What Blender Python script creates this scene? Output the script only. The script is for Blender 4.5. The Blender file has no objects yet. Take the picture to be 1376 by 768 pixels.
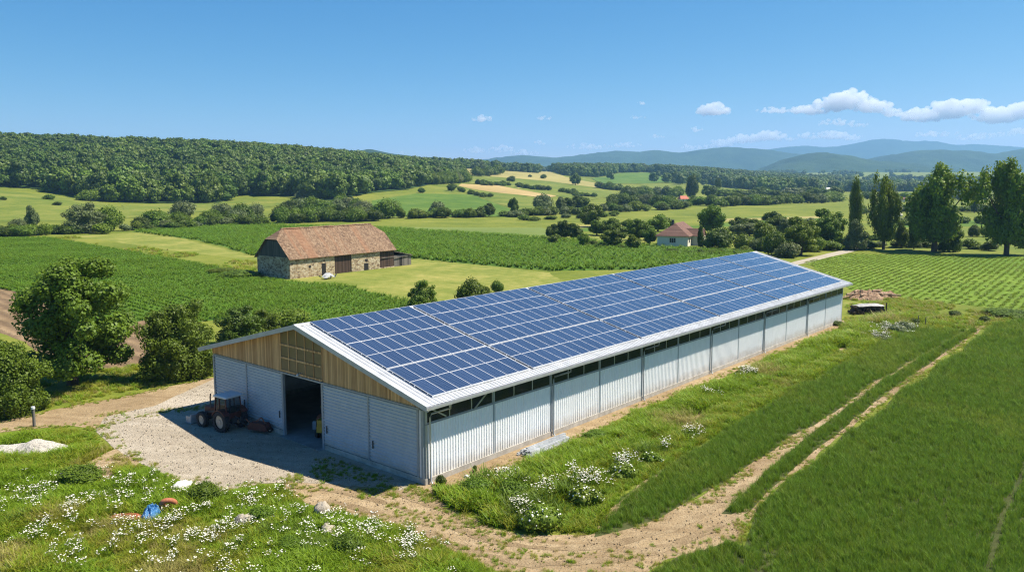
import bpy, math, random
import numpy as np
from mathutils import Vector, Matrix
rng = np.random.default_rng(11)
random.seed(5)
SC = bpy.context.scene
COL = SC.collection
PI = math.pi

# ------------------------------------------------------------------ camera numbers
FPX, CX, CY, YH, H = 1082.0, 688.0, 384.0, 242.0, 18.0
PITCH = math.atan((CY - YH) / FPX)
KD = FPX / math.cos(PITCH)

def ray(x, y):
    a, b = x - CX, CY - y
    return np.array([a, FPX*math.cos(PITCH)+b*math.sin(PITCH), -FPX*math.sin(PITCH)+b*math.cos(PITCH)])
def G(x, y, z=0.0):
    r = ray(x, y); t = (z - H)/r[2]
    return np.array([r[0]*t, r[1]*t, z])

# ------------------------------------------------------------------ noise
_perm = np.random.default_rng(3).random((256, 256))
def vnoise(x, y, s=1.0):
    x = np.asarray(x, float)/s; y = np.asarray(y, float)/s
    xi = np.floor(x).astype(int); yi = np.floor(y).astype(int)
    fx = x-xi; fy = y-yi; fx = fx*fx*(3-2*fx); fy = fy*fy*(3-2*fy)
    g = lambda i, j: _perm[i % 256, j % 256]
    return (g(xi, yi)*(1-fx)+g(xi+1, yi)*fx)*(1-fy)+(g(xi, yi+1)*(1-fx)+g(xi+1, yi+1)*fx)*fy
def fbm(x, y, s, o=4):
    v = 0; a = 1; t = 0
    for i in range(o):
        v = v + a*vnoise(np.asarray(x)+17.3*i, np.asarray(y)-9.1*i, s/2**i); t += a; a *= .5
    return v/t

# ------------------------------------------------------------------ terrain
XS = np.array([-200, 0, 150, 300, 450, 600, 700, 800, 900, 1050, 1200, 1376, 1600], float)
DS = np.array([340, 450, 550, 700, 850, 1000, 1100, 1400, 1800, 2500, 4000, 12000], float)
F_ = lambda d: YH + H*KD/d
YT = [[299.7, 258, 244, 205, 185, 190, 195, 215, 230, 240, 243, 243],
      [299.7, 264, 252, 216, 197, 200, 206, 222, 232, 240, 243, 243],
      [299.7, 279, 268, 224, 203, 204, 210, 224, 234, 241, 243, 243],
      [299.7, 281, 271, 228, 206, 205, 210, 224, 234, 241, 243, 243],
      [299.7, 283, 267, 240, 220, 214, 216, 226, 235, 241, 243, 243],
      [299.7, 282, 268, 253, 242, 233, 229, 225, 231, 237, 242, 243],
      [299.7, 282, 272, 258, 248, 240, 236, 230, 231, 236, 242, 243],
      [299.7, 284, 276, 266, 257, 251, 247, 239, 230, 233, 240, 243],
      [299.7, 285, 277, 269, 262, 256, 252, 243, 229, 232, 238, 243],
      [299.7, 285.6, F_(550), F_(700), F_(850), F_(1000), F_(1100), 254.5, 247, 240, 232, 243],
      [299.7, 285.6, F_(550), F_(700), F_(850), F_(1000), F_(1100), F_(1400), 251, 241, 230, 243],
      [299.7, 285.6, F_(550), F_(700), F_(850), F_(1000), F_(1100), F_(1400), F_(1800), 243, 231, 243],
      [299.7, 285.6, F_(550), F_(700), F_(850), F_(1000), F_(1100), F_(1400), F_(1800), 243, 231, 243]]
YT = np.array(YT, float)
ZT = H - DS[None, :]*(YT - YH)/KD
ZT[:, 0] = 0
LX = np.linspace(-200, 1600, 181)
LD0, LD1, NL = math.log(260), math.log(12000), 193
LDS = np.linspace(LD0, LD1, NL)
def _tab():
    rows = np.array([np.interp(LDS, np.log(np.concatenate([[260], DS])), np.concatenate([[0], ZT[i]])) for i in range(len(XS))])
    t = np.array([np.interp(LX, XS, rows[:, j]) for j in range(NL)]).T
    for _ in range(3):
        for ax, k in ((0, 4), (1, 2)):
            p = np.pad(t, [(k, k) if a == ax else (0, 0) for a in (0, 1)], mode='edge')
            t = sum(np.take(p, np.arange(i, i+t.shape[ax]), axis=ax) for i in range(2*k+1))/(2*k+1)
    return t
TAB = _tab()
def terr(x, y):
    x = np.asarray(x, float); y = np.asarray(y, float)
    yy = np.maximum(y, 1.0)
    px = np.clip(CX + KD*x/yy, -199.9, 1599.9); ld = np.clip(np.log(yy), LD0, LD1-1e-6)
    u = (px+200)/10; v = (ld-LD0)/(LD1-LD0)*(NL-1)
    i = np.clip(u.astype(int), 0, 179); j = np.clip(v.astype(int), 0, NL-2); fu = u-i; fv = v-j
    z = (TAB[i, j]*(1-fu)+TAB[i+1, j]*fu)*(1-fv)+(TAB[i, j+1]*(1-fu)+TAB[i+1, j+1]*fu)*fv
    w = np.clip((y-290)/250, 0, 1)
    return z + w*(fbm(x, y, 160, 3)-.5)*6.0*np.clip((y-290)/600, 0, 1)
def T(px, py):
    r = ray(px, py); ds = np.exp(np.linspace(math.log(30), math.log(9000), 2500))
    k = ds/r[1]; X = r[0]*k; Z = H+r[2]*k
    below = np.nonzero(Z < terr(X, ds))[0]
    i = below[0] if len(below) else len(ds)-1
    return np.array([X[i], ds[i], float(terr(X[i], ds[i]))])

# ------------------------------------------------------------------ object helpers
def tag(o, label=None, cat=None, group=None, kind=None):
    if label: o['label'] = label
    if cat: o['category'] = cat
    if group: o['group'] = group
    if kind: o['kind'] = kind
    return o
def link(o, parent=None):
    COL.objects.link(o)
    if parent is not None: o.parent = parent
    return o
def empty(name, loc=(0, 0, 0), rz=0.0):
    o = bpy.data.objects.new(name, None); o.empty_display_size = .3
    COL.objects.link(o); o.location = loc; o.rotation_euler = (0, 0, rz); return o
def npmesh(name, V, quads=None, tris=None, mats=(), mi=None, smooth=False, attr=None):
    me = bpy.data.meshes.new(name); V = np.asarray(V, float)
    me.vertices.add(len(V)); me.vertices.foreach_set('co', V.ravel())
    q = np.asarray(quads if quads is not None else np.zeros((0, 4)), int).reshape(-1, 4)
    t = np.asarray(tris if tris is not None else np.zeros((0, 3)), int).reshape(-1, 3)
    nl = q.size+t.size; me.loops.add(nl)
    me.loops.foreach_set('vertex_index', np.concatenate([q.ravel(), t.ravel()]).astype(np.int32))
    n = len(q)+len(t); me.polygons.add(n)
    me.polygons.foreach_set('loop_start', np.concatenate([np.arange(len(q))*4, q.size+np.arange(len(t))*3]).astype(np.int32))
    for m in mats: me.materials.append(m)
    if mi is not None: me.polygons.foreach_set('material_index', np.asarray(mi, np.int32))
    me.update(calc_edges=True)
    if smooth is not False:
        me.polygons.foreach_set('use_smooth', np.broadcast_to(np.asarray(smooth, bool), (n,)).copy())
    if attr is not None:
        a = me.attributes.new('tint', 'FLOAT', 'FACE'); a.data.foreach_set('value', np.asarray(attr, np.float32))
    me.validate(); return me

class MB:
    """collects boxes, bars, tubes and prisms; build() links them as one mesh object"""
    def __init__(s): s.v = []; s.f = []; s.m = []; s.s = []
    def add(s, V, F, mi=0, smooth=False):
        b = len(s.v); s.v += [tuple(map(float, p)) for p in V]
        for f in F: s.f.append([b+i for i in f]); s.m.append(mi); s.s.append(smooth)
    def box(s, x0, x1, y0, y1, z0, z1, mi=0):
        V = [(x, y, z) for z in (z0, z1) for y in (y0, y1) for x in (x0, x1)]
        s.add(V, [(0, 2, 3, 1), (4, 5, 7, 6), (0, 1, 5, 4), (2, 6, 7, 3), (0, 4, 6, 2), (1, 3, 7, 5)], mi)
    def bar(s, p, q, w, h=None, mi=0, up=(0, 0, 1)):
        h = h or w; p = Vector(p); q = Vector(q); d = (q-p).normalized(); u = Vector(up)
        if abs(d.dot(u)) > .98: u = Vector((1, 0, 0))
        a = d.cross(u).normalized(); b = a.cross(d)
        V = [e+a*(sx*w/2)+b*(sy*h/2) for e in (p, q) for sx, sy in ((-1, -1), (1, -1), (1, 1), (-1, 1))]
        s.add(V, [(3, 2, 1, 0), (4, 5, 6, 7), (0, 1, 5, 4), (1, 2, 6, 5), (2, 3, 7, 6), (3, 0, 4, 7)], mi)
    def tube(s, pts, r, n=8, mi=0, caps=True, smooth=True):
        pts = [Vector(p) for p in pts]; rr = r if hasattr(r, '__len__') else [r]*len(pts)
        V = []; F = []
        for i, p in enumerate(pts):
            d = (pts[min(i+1, len(pts)-1)]-pts[max(i-1, 0)]).normalized()
            u = Vector((0, 0, 1)) if abs(d.z) < .9 else Vector((1, 0, 0))
            a = d.cross(u).normalized(); b = a.cross(d)
            for k in range(n):
                t = 2*PI*k/n; V.append(p+(a*math.cos(t)+b*math.sin(t))*rr[i])
        for i in range(len(pts)-1):
            for k in range(n):
                F.append((i*n+k, i*n+(k+1) % n, (i+1)*n+(k+1) % n, (i+1)*n+k))
        s.add(V, F, mi, smooth)
        if caps: s.add(V[:n], [tuple(range(n))], mi); s.add(V[-n:], [tuple(range(n))[::-1]], mi)
    def prism(s, poly, axis, a0, a1, mi=0):
        """poly of 2-D points extruded along axis ('x','y','z') from a0 to a1"""
        def P(p, a): return {'x': (a, p[0], p[1]), 'y': (p[0], a, p[1]), 'z': (p[0], p[1], a)}[axis]
        n = len(poly); V = [P(p, a0) for p in poly]+[P(p, a1) for p in poly]
        s.add(V, [tuple(range(n))[::-1], tuple(range(n, 2*n))]+[(i, (i+1) % n, n+(i+1) % n, n+i) for i in range(n)], mi)
    def ball(s, c, r, mi=0, nu=10, nv=7, jit=0.0, seed=0):
        rr = r if hasattr(r, '__len__') else (r, r, r); R = random.Random(seed)
        V = []; F = []
        for j in range(nv+1):
            for i in range(nu):
                th = PI*j/nv; ph = 2*PI*i/nu; k = 1+jit*(R.random()-.5)*(0 if j in (0, nv) else 1)
                V.append((c[0]+rr[0]*k*math.sin(th)*math.cos(ph), c[1]+rr[1]*k*math.sin(th)*math.sin(ph), c[2]+rr[2]*k*math.cos(th)))
        for j in range(nv):
            for i in range(nu): F.append((j*nu+i, (j+1)*nu+i, (j+1)*nu+(i+1) % nu, j*nu+(i+1) % nu))
        s.add(V, F, mi, True)
    def mesh(s, name, mats):
        me = bpy.data.meshes.new(name); me.from_pydata(s.v, [], s.f)
        for m in (mats if isinstance(mats, (list, tuple)) else [mats]): me.materials.append(m)
        me.polygons.foreach_set('material_index', s.m); me.polygons.foreach_set('use_smooth', s.s)
        me.validate(); me.update(); return me
    def build(s, name, mats, parent=None, loc=None, rz=0):
        o = bpy.data.objects.new(name, s.mesh(name, mats)); link(o, parent)
        if loc is not None: o.location = loc
        if rz: o.rotation_euler = (0, 0, rz)
        return o

# ------------------------------------------------------------------ materials
class NT:
    def __init__(s, name):
        s.mat = bpy.data.materials.new(name); s.mat.use_nodes = True; s.t = s.mat.node_tree; s.t.nodes.clear()
        s.out = s.t.nodes.new('ShaderNodeOutputMaterial')
    def n(s, typ, ins=None, **pr):
        nd = s.t.nodes.new('ShaderNode'+typ)
        for k, v in pr.items(): setattr(nd, k, v)
        for k, v in (ins or {}).items(): s.put(nd.inputs[k], v)
        return nd
    def put(s, sock, v):
        if isinstance(v, bpy.types.NodeSocket): s.t.links.new(v, sock)
        elif isinstance(v, bpy.types.Node): s.t.links.new(v.outputs[0], sock)
        elif hasattr(v, '__len__') and len(v) == 3 and sock.type == 'RGBA': sock.default_value = (*v, 1)
        else: sock.default_value = v
    def math(s, op, a, b=None, c=None):
        nd = s.n('Math', operation=op); s.put(nd.inputs[0], a)
        if b is not None: s.put(nd.inputs[1], b)
        if c is not None: s.put(nd.inputs[2], c)
        return nd.outputs[0]
    def mix(s, f, a, b):
        nd = s.n('Mix', data_type='RGBA'); s.put(nd.inputs[0], f); s.put(nd.inputs[6], a); s.put(nd.inputs[7], b); return nd.outputs[2]
    def ramp(s, f, stops):
        nd = s.n('ValToRGB'); s.put(nd.inputs[0], f); e = nd.color_ramp.elements
        while len(e) < len(stops): e.new(.5)
        for el, (p, c) in zip(e, stops): el.position = p; el.color = (*c, 1) if hasattr(c, '__len__') else (c, c, c, 1)
        return nd.outputs[0]
    def pos(s, obj=True):
        return s.n('TexCoord').outputs['Object'] if obj else s.n('NewGeometry').outputs['Position']
    def noise(s, vec, scale, detail=4, rough=.55, dist=0):
        return s.n('TexNoise', {'Vector': vec, 'Scale': scale, 'Detail': detail, 'Roughness': rough, 'Distortion': dist}).outputs[0]
    def bsdf(s, col, rough=.6, metal=0.0, spec=.5, bump=None, bstr=.3, bdist=.05, **kw):
        nd = s.n('BsdfPrincipled', {'Base Color': col, 'Roughness': rough, 'Metallic': metal, 'Specular IOR Level': spec})
        for k, v in kw.items(): s.put(nd.inputs[k.replace('_', ' ')], v)
        if bump is not None:
            b = s.n('Bump', {'Strength': bstr, 'Distance': bdist, 'Height': bump}); s.t.links.new(b.outputs[0], nd.inputs['Normal'])
        s.t.links.new(nd.outputs[0], s.out.inputs[0]); return s.mat

def paint(name, col, rough=.5, metal=0.0, var=.18, scale=3.0, spec=.5, dirt=None):
    m = NT(name); p = m.pos()
    a = m.noise(p, scale, 6, .65)
    c = m.mix(m.ramp(a, [(.35, 0.0), (.7, 1.0)]), tuple(x*(1-var) for x in col), tuple(min(1, x*(1+var*.6)) for x in col))
    if dirt:
        b = m.noise(p, scale*2.7, 8, .75); c = m.mix(m.math('MULTIPLY', m.ramp(b, [(.52, 0.0), (.7, 1.0)]), .55), c, dirt)
    return m.bsdf(c, m.math('MULTIPLY_ADD', a, .25, rough-.12), metal, spec)

def groundmat(name, cols, scales=(.08, .9, 6.0), rows=None, bumps=.5, bdist=.15, rough=.95, specks=None, streak=None):
    """cols: dark, mid, light (linear); rows=(angle, pitch, amount, colour)"""
    m = NT(name); p = m.pos(False)
    a = m.noise(p, scales[0], 4, .6, .4); b = m.noise(p, scales[1], 5, .65); c = m.noise(p, scales[2], 3, .7)
    f = m.math('ADD', m.math('MULTIPLY', a, .5), m.math('ADD', m.math('MULTIPLY', b, .32), m.math('MULTIPLY', c, .3)))
    col = m.ramp(f, [(.40, cols[0]), (.55, cols[1]), (.70, cols[2])])
    h = m.math('ADD', m.math('MULTIPLY', b, .6), m.math('MULTIPLY', c, .6))
    if rows:
        ang, pitch, amt, rc = rows
        mp = m.n('Mapping', {'Vector': p, 'Rotation': (0, 0, -ang)}); sx = m.n('SeparateXYZ', {0: mp.outputs[0]})
        wob = m.math('MULTIPLY', m.math('SUBTRACT', m.noise(p, .35, 2), .5), pitch*.8)
        w = m.math('SINE', m.math('MULTIPLY', m.math('ADD', sx.outputs[1], wob), 2*PI/pitch))
        w = m.math('MULTIPLY_ADD', w, .5, .5)
        ww = m.math('MULTIPLY', m.math('MULTIPLY', w, amt), m.ramp(b, [(.3, .35), (.65, 1.0)]))
        col = m.mix(ww, col, rc); h = m.math('ADD', h, m.math('MULTIPLY', m.math('SUBTRACT', 1.0, w), .7))
    if streak:
        mp = m.n('Mapping', {'Vector': p, 'Rotation': (0, 0, -streak[0])}); mp2 = m.n('Mapping', {'Vector': mp.outputs[0], 'Scale': (.10, 1.3, 1)})
        st = m.noise(mp2.outputs[0], 1.0, 5, .6, .5); col = m.mix(m.math('MULTIPLY', m.ramp(st, [(.46, 0.0), (.62, 1.0)]), streak[1]), col, streak[2]); h = m.math('ADD', h, m.math('MULTIPLY', st, .8))
    if specks:
        k = m.ramp(m.noise(p, specks[0]*.9, 2, .8), [(.60, 0.0), (.68, 1.0)])
        col = m.mix(m.math('MULTIPLY', k, specks[2]), col, specks[1]); h = m.math('ADD', h, k)
    return m.bsdf(col, rough, 0, .15, bump=h, bstr=bumps, bdist=bdist)

def leafmat(name, dark, light, trans=.3, objvar=.5):
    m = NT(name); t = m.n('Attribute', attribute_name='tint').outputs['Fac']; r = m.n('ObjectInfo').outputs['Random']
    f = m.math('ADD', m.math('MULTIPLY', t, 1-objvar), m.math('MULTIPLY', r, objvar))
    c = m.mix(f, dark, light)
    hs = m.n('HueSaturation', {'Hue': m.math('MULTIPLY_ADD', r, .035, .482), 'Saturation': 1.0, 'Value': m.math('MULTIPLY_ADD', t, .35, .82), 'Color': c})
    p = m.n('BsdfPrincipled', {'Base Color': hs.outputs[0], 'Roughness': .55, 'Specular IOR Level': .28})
    tr = m.n('BsdfTranslucent', {'Color': m.mix(.35, hs.outputs[0], light)})
    mx = m.n('MixShader', {0: trans, 1: p.outputs[0], 2: tr.outputs[0]}); m.t.links.new(mx.outputs[0], m.out.inputs[0]); return m.mat
M = {}
M['bark'] = paint('bark', (.10, .075, .05), .9, var=.5, scale=6)
M['leaf_mid'] = leafmat('leaf_mid', (.060, .108, .008), (.170, .245, .017))
M['leaf_bright'] = leafmat('leaf_bright', (.080, .135, .008), (.215, .285, .020))
M['leaf_dark'] = leafmat('leaf_dark', (.042, .080, .008), (.122, .175, .015))
M['leaf_grey'] = leafmat('leaf_grey', (.095, .130, .040), (.205, .245, .090))
M['leaf_forest'] = leafmat('leaf_forest', (.060, .115, .010), (.170, .240, .022), .2, .6)
M['leaf_forest_dark'] = leafmat('leaf_forest_dark', (.042, .088, .010), (.120, .180, .018), .2, .6)
M['leaf_forest_pale'] = leafmat('leaf_forest_pale', (.055, .095, .010), (.130, .180, .018), .2, .6)
M['grass_blade'] = leafmat('grass_blade', (.190, .225, .012), (.390, .400, .032), .45, .55)
M['grass_dry'] = leafmat('grass_dry', (.27, .25, .06), (.44, .38, .12), .4, .5)
M['grass_lush'] = leafmat('grass_lush', (.130, .235, .008), (.290, .410, .018), .45, .55)
M['weed_dark'] = leafmat('weed_dark', (.085, .150, .010), (.185, .265, .020), .4, .5)
M['wheat'] = leafmat('wheat', (.085, .165, .012), (.200, .310, .024), .4, .5)
M['wheat_pale'] = leafmat('wheat_pale', (.115, .185, .014), (.250, .335, .030), .4, .5)
M['bean'] = leafmat('bean_leaf', (.125, .205, .010), (.250, .335, .022), .4, .5)
M['corn'] = leafmat('corn', (.070, .155, .008), (.180, .290, .016), .4, .5)
M['petal'] = paint('petal', (.82, .82, .74), .7, var=.1)
M['pollen'] = paint('pollen', (.65, .42, .03), .7, var=.1)

# ------------------------------------------------------------------ plants
def leaves(c, outn, size, rg, wr=.55, upb=.25, rnd=.55, asp=.7):
    """leaf quads at points c facing about outn"""
    n = len(c); r = rg.normal(size=(n, 3)); nrm = outn*wr+r*rnd; nrm[:, 2] += upb
    nrm /= np.linalg.norm(nrm, axis=1)[:, None]
    t1 = np.cross(nrm, rg.normal(size=(n, 3))); t1 /= np.linalg.norm(t1, axis=1)[:, None]; t2 = np.cross(nrm, t1)
    s = size*(.6+.8*rg.random(n))[:, None]
    V = np.stack([c-t1*s, c-t2*s*asp, c+t1*s, c+t2*s*asp], 1).reshape(-1, 3)
    return V, np.arange(4*n).reshape(n, 4)
def ico(sub):
    import bmesh
    bm = bmesh.new(); bmesh.ops.create_icosphere(bm, subdivisions=sub, radius=1); bm.verts.ensure_lookup_table()
    V = np.array([v.co for v in bm.verts]); Fc = np.array([[v.index for v in f.verts] for f in bm.faces]); bm.free(); return V, Fc
ICO1, ICO2, ICO3 = ico(1), ico(2), ico(3)
def lobes_for(shape, h, w, rg, n):
    """list of (centre, radii) making a crown of height h (from z0) and width w"""
    L = []
    if shape in ('round', 'bush') and n >= 40:
        K = 15 if shape == 'round' else 10; cl = []
        for i in range(K):
            zz = (i+.5)/K; a = i*2.4+rg.normal()*.35; prof = math.sin(PI*(.14+.76*zz))**.7 if shape == 'round' else math.sqrt(max(.15, 1-zz**2))
            q = w/2*prof*rg.uniform(.42, .78); cl.append((q*math.cos(a), q*math.sin(a), h*(.05+.81*zz if shape == 'round' else .10+.70*zz), w*rg.uniform(.12, .185)))
        for i in range(n):
            cx, cy_, cz, cr = cl[int(rg.integers(K))]; v = rg.normal(size=3); v /= np.linalg.norm(v); q = cr*rg.uniform(.45, 1.1); rad = w*rg.uniform(.055, .105)
            L.append(((cx+v[0]*q, cy_+v[1]*q, min(h*.96-rad, max(rad, cz+v[2]*q*.8))), (rad, rad, rad*.85)))
        L.append(((0, 0, h*.48), (w*.25, w*.25, h*.34)))
        if shape == 'bush':
            L[-1] = ((0, 0, h*.40), (w*.30, w*.30, h*.38))
            for i in range(9): a = i*.7; L.append(((w*.30*math.cos(a), w*.30*math.sin(a), h*.17), (w*.13, w*.13, h*.16)))
    elif shape == 'round':
        for i in range(n):
            a = rg.random()*2*PI; zz = (i+.5)/n; prof = math.sin(PI*(.12+.80*zz))**.75
            big = 1.0 if n < 20 else .74; rr = w/2*prof*(.35+.50*rg.random()); rad = w*(.16+.10*rg.random())*(.6+.5*prof)*big
            L.append(((rr*math.cos(a), rr*math.sin(a), h*(.08+.80*zz)), (rad, rad, rad*.82)))
        L.append(((0, 0, h*.5), (w*.24, w*.24, h*.32)))
    elif shape == 'column':
        for i in range(n):
            a = rg.random()*2*PI; zz = (i+.5)/n; prof = math.sin(PI*(.10+.82*zz))**.6
            rr = w/2*prof*(.15+.62*rg.random()); rad = w*(.11+.12*rg.random())*(.55+.5*prof)
            L.append(((rr*math.cos(a), rr*math.sin(a), h*(.05+.88*zz)), (rad, rad, rad*1.45)))
    elif shape == 'poplar':
        nb = 9; br = [(i*2.4+rg.normal()*.3, rg.uniform(.16, .44), rg.uniform(.66, .97)) for i in range(nb)]; br[0] = (0, .05, .96)
        for i in range(n):
            a, q, t = br[int(rg.integers(nb))]; k = rg.uniform(.16, 1.0); rr = w*q*min(1, .15+k*1.35)*(1 if k < .75 else 1.75-k)+w*.05*rg.normal(); a += rg.normal()*.30*(1-.5*k); rad = w*rg.uniform(.075, .14)*(1.15-.45*k)
            L.append(((rr*math.cos(a), rr*math.sin(a), h*(.02+k*t*.94)), (rad, rad, rad*1.2)))
    elif shape == 'bush':
        for i in range(n):
            a = rg.random()*2*PI; rr = w/2*math.sqrt(rg.random())*.72; zz = h*(.30+.40*rg.random())*(1-.45*(rr/(w/2))); rad = w*(.17+.10*rg.random())
            L.append(((rr*math.cos(a), rr*math.sin(a), zz), (rad, rad, min(rad, zz*.98))))
        L.append(((0, 0, h*.42), (w*.33, w*.33, h*.42)))
    return L
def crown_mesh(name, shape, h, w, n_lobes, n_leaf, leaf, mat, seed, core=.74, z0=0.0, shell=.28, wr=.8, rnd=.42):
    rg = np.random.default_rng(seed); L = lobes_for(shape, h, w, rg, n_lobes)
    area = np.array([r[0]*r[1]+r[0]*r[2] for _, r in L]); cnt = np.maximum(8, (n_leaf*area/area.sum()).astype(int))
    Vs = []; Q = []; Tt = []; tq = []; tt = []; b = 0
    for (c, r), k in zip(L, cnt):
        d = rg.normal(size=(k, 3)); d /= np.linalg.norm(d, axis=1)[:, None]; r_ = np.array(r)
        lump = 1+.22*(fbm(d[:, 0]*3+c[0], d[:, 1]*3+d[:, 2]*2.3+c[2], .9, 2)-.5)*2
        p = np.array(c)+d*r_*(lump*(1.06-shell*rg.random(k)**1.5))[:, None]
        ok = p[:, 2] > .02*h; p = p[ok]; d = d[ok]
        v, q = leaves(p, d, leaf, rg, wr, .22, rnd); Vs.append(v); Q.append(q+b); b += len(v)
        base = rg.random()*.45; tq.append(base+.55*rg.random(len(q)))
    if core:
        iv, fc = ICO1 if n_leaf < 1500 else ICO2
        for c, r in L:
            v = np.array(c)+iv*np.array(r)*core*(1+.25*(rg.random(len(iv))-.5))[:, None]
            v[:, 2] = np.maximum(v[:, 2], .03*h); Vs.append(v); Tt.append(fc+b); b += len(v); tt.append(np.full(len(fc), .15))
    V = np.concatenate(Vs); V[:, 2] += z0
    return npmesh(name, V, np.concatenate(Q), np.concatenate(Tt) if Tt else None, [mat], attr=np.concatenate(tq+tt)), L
def trunk_mb(L, z0, h, r0, seed, top=.55, limbs=5):
    R = random.Random(seed); mb = MB(); tx = R.uniform(-.04, .04)*h; ty = R.uniform(-.04, .04)*h
    zt = z0+h*top
    mb.tube([(0, 0, -.3), (0, 0, .15), (tx*.3, ty*.3, z0*.6+.3), (tx, ty, zt)], [r0*1.5, r0*1.1, r0*.85, r0*.3], 8)
    for c, r in L[:limbs]:
        s = R.uniform(.35, .85); p = (tx*s, ty*s, z0*.7+(zt-z0*.7)*s*.8)
        e = (c[0], c[1], c[2]+z0); mid = tuple((p[i]*.5+e[i]*.5)+(0, 0, -.04*h)[i] for i in range(3))
        mb.tube([p, mid, e], [r0*.42, r0*.28, r0*.1], 6)
    return mb
def blades(n, h, spread, width, bend, mat, seed, segs=2, name='tuft', up=.5):
    rg = np.random.default_rng(seed); V = []; Q = []; tint = []; b = 0
    for i in range(n):
        a = rg.random()*2*PI; rr = spread*math.sqrt(rg.random()); bx, by = rr*math.cos(a), rr*math.sin(a)
        da = rg.random()*2*PI; hh = h*(up+(1-up)*rg.random()); bd = bend*hh*(.4+.9*rg.random()); w = width*(.7+.6*rg.random())
        pa = da+PI/2; wx, wy = math.cos(pa)*w/2, math.sin(pa)*w/2
        for s in range(segs+1):
            t = s/segs; k = (1-t)**.6 if s < segs else .12
            x = bx+math.cos(da)*bd*t*t; y = by+math.sin(da)*bd*t*t; z = hh*(t-.28*bend*t*t)
            V += [(x-wx*k, y-wy*k, z), (x+wx*k, y+wy*k, z)]
        for s in range(segs): Q.append((b+2*s, b+2*s+1, b+2*s+3, b+2*s+2))
        tint += [rg.random()]*segs; b += 2*(segs+1)
    return npmesh(name, V, Q, mats=[mat], attr=tint)
def proto(name, me):
    return bpy.data.objects.new(name, me)       # a mesh other things are copied from; never linked on its own

def scatter(name, P, rz, sc, idx, protos, label, cat, tilt=None):
    """stuff: one object that repeats small plant meshes at the given points"""
    me = bpy.data.meshes.new(name); P = np.asarray(P, float); me.vertices.add(len(P)); me.vertices.foreach_set('co', P.ravel())
    a = me.attributes.new('rot', 'FLOAT_VECTOR', 'POINT'); rv = np.zeros((len(P), 3)); rv[:, 2] = rz
    if tilt is not None: rv[:, 0] = tilt
    a.data.foreach_set('vector', rv.astype(np.float32).ravel())
    a = me.attributes.new('scl', 'FLOAT', 'POINT'); a.data.foreach_set('value', np.asarray(sc, np.float32))
    a = me.attributes.new('kind_id', 'INT', 'POINT'); a.data.foreach_set('value', np.asarray(idx, np.int32))
    o = bpy.data.objects.new(name, me); COL.objects.link(o); tag(o, label, cat, kind='stuff')
    ng = bpy.data.node_groups.new(name, 'GeometryNodeTree')
    ng.interface.new_socket('Geometry', in_out='INPUT', socket_type='NodeSocketGeometry'); ng.interface.new_socket('Geometry', in_out='OUTPUT', socket_type='NodeSocketGeometry')
    N = ng.nodes; Lk = ng.links; gi = N.new('NodeGroupInput'); go = N.new('NodeGroupOutput'); jn = N.new('GeometryNodeJoinGeometry')
    def named(nm, dt):
        x = N.new('GeometryNodeInputNamedAttribute'); x.data_type = dt; x.inputs[0].default_value = nm; return x.outputs[0]
    for k, pr in enumerate(protos):
        oi = N.new('GeometryNodeObjectInfo'); oi.inputs[0].default_value = pr; oi.inputs[1].default_value = False
        ip = N.new('GeometryNodeInstanceOnPoints'); cp = N.new('FunctionNodeCompare'); cp.data_type = 'INT'; cp.operation = 'EQUAL'
        Lk.new(named('kind_id', 'INT'), cp.inputs[2]); cp.inputs[3].default_value = k
        Lk.new(gi.outputs[0], ip.inputs['Points']); Lk.new(cp.outputs[0], ip.inputs['Selection'])
        Lk.new(oi.outputs['Geometry'], ip.inputs['Instance']); Lk.new(named('rot', 'FLOAT_VECTOR'), ip.inputs['Rotation']); Lk.new(named('scl', 'FLOAT'), ip.inputs['Scale'])
        Lk.new(ip.outputs[0], jn.inputs[0])
    Lk.new(jn.outputs[0], go.inputs[0])
    md = o.modifiers.new('scatter', 'NODES'); md.node_group = ng
    return o

# ------------------------------------------------------------------ polygons on the ground
def inpoly(x, y, poly):
    x = np.asarray(x); y = np.asarray(y); r = np.zeros(x.shape, bool); n = len(poly)
    for i in range(n):
        x0, y0 = poly[i][:2]; x1, y1 = poly[(i+1) % n][:2]
        if y0 == y1: continue
        c = ((y0 > y) != (y1 > y)) & (x < (x1-x0)*(y-y0)/(y1-y0)+x0); r ^= c
    return r
def edgedist(x, y, poly, closed=True):
    d = np.full(np.shape(x), 1e9); n = len(poly)
    for i in range(n if closed else n-1):
        a = np.array(poly[i][:2]); b = np.array(poly[(i+1) % n][:2]); ab = b-a; l2 = max(ab@ab, 1e-9)
        t = np.clip(((x-a[0])*ab[0]+(y-a[1])*ab[1])/l2, 0, 1)
        d = np.minimum(d, np.hypot(x-a[0]-t*ab[0], y-a[1]-t*ab[1]))
    return d
def gp(pts): return [G(*p)[:2] for p in pts]
def tp(pts): return [T(*p)[:2] for p in pts]
def rough(poly, step, amp, seed=0):
    out = []; n = len(poly)
    for i in range(n):
        a = np.array(poly[i][:2], float); b = np.array(poly[(i+1) % n][:2], float); L = np.linalg.norm(b-a); k = max(1, int(L/step))
        nv = np.array([-(b-a)[1], (b-a)[0]])/max(L, 1e-6)
        for j in range(k):
            p = a+(b-a)*j/k; q = (fbm(p[0]+seed*31, p[1], step*3, 3)-.5)*2*amp+(rng.random()-.5)*amp*.5
            out.append(p+nv*q)
    return out
_Z = [0.0]
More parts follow.
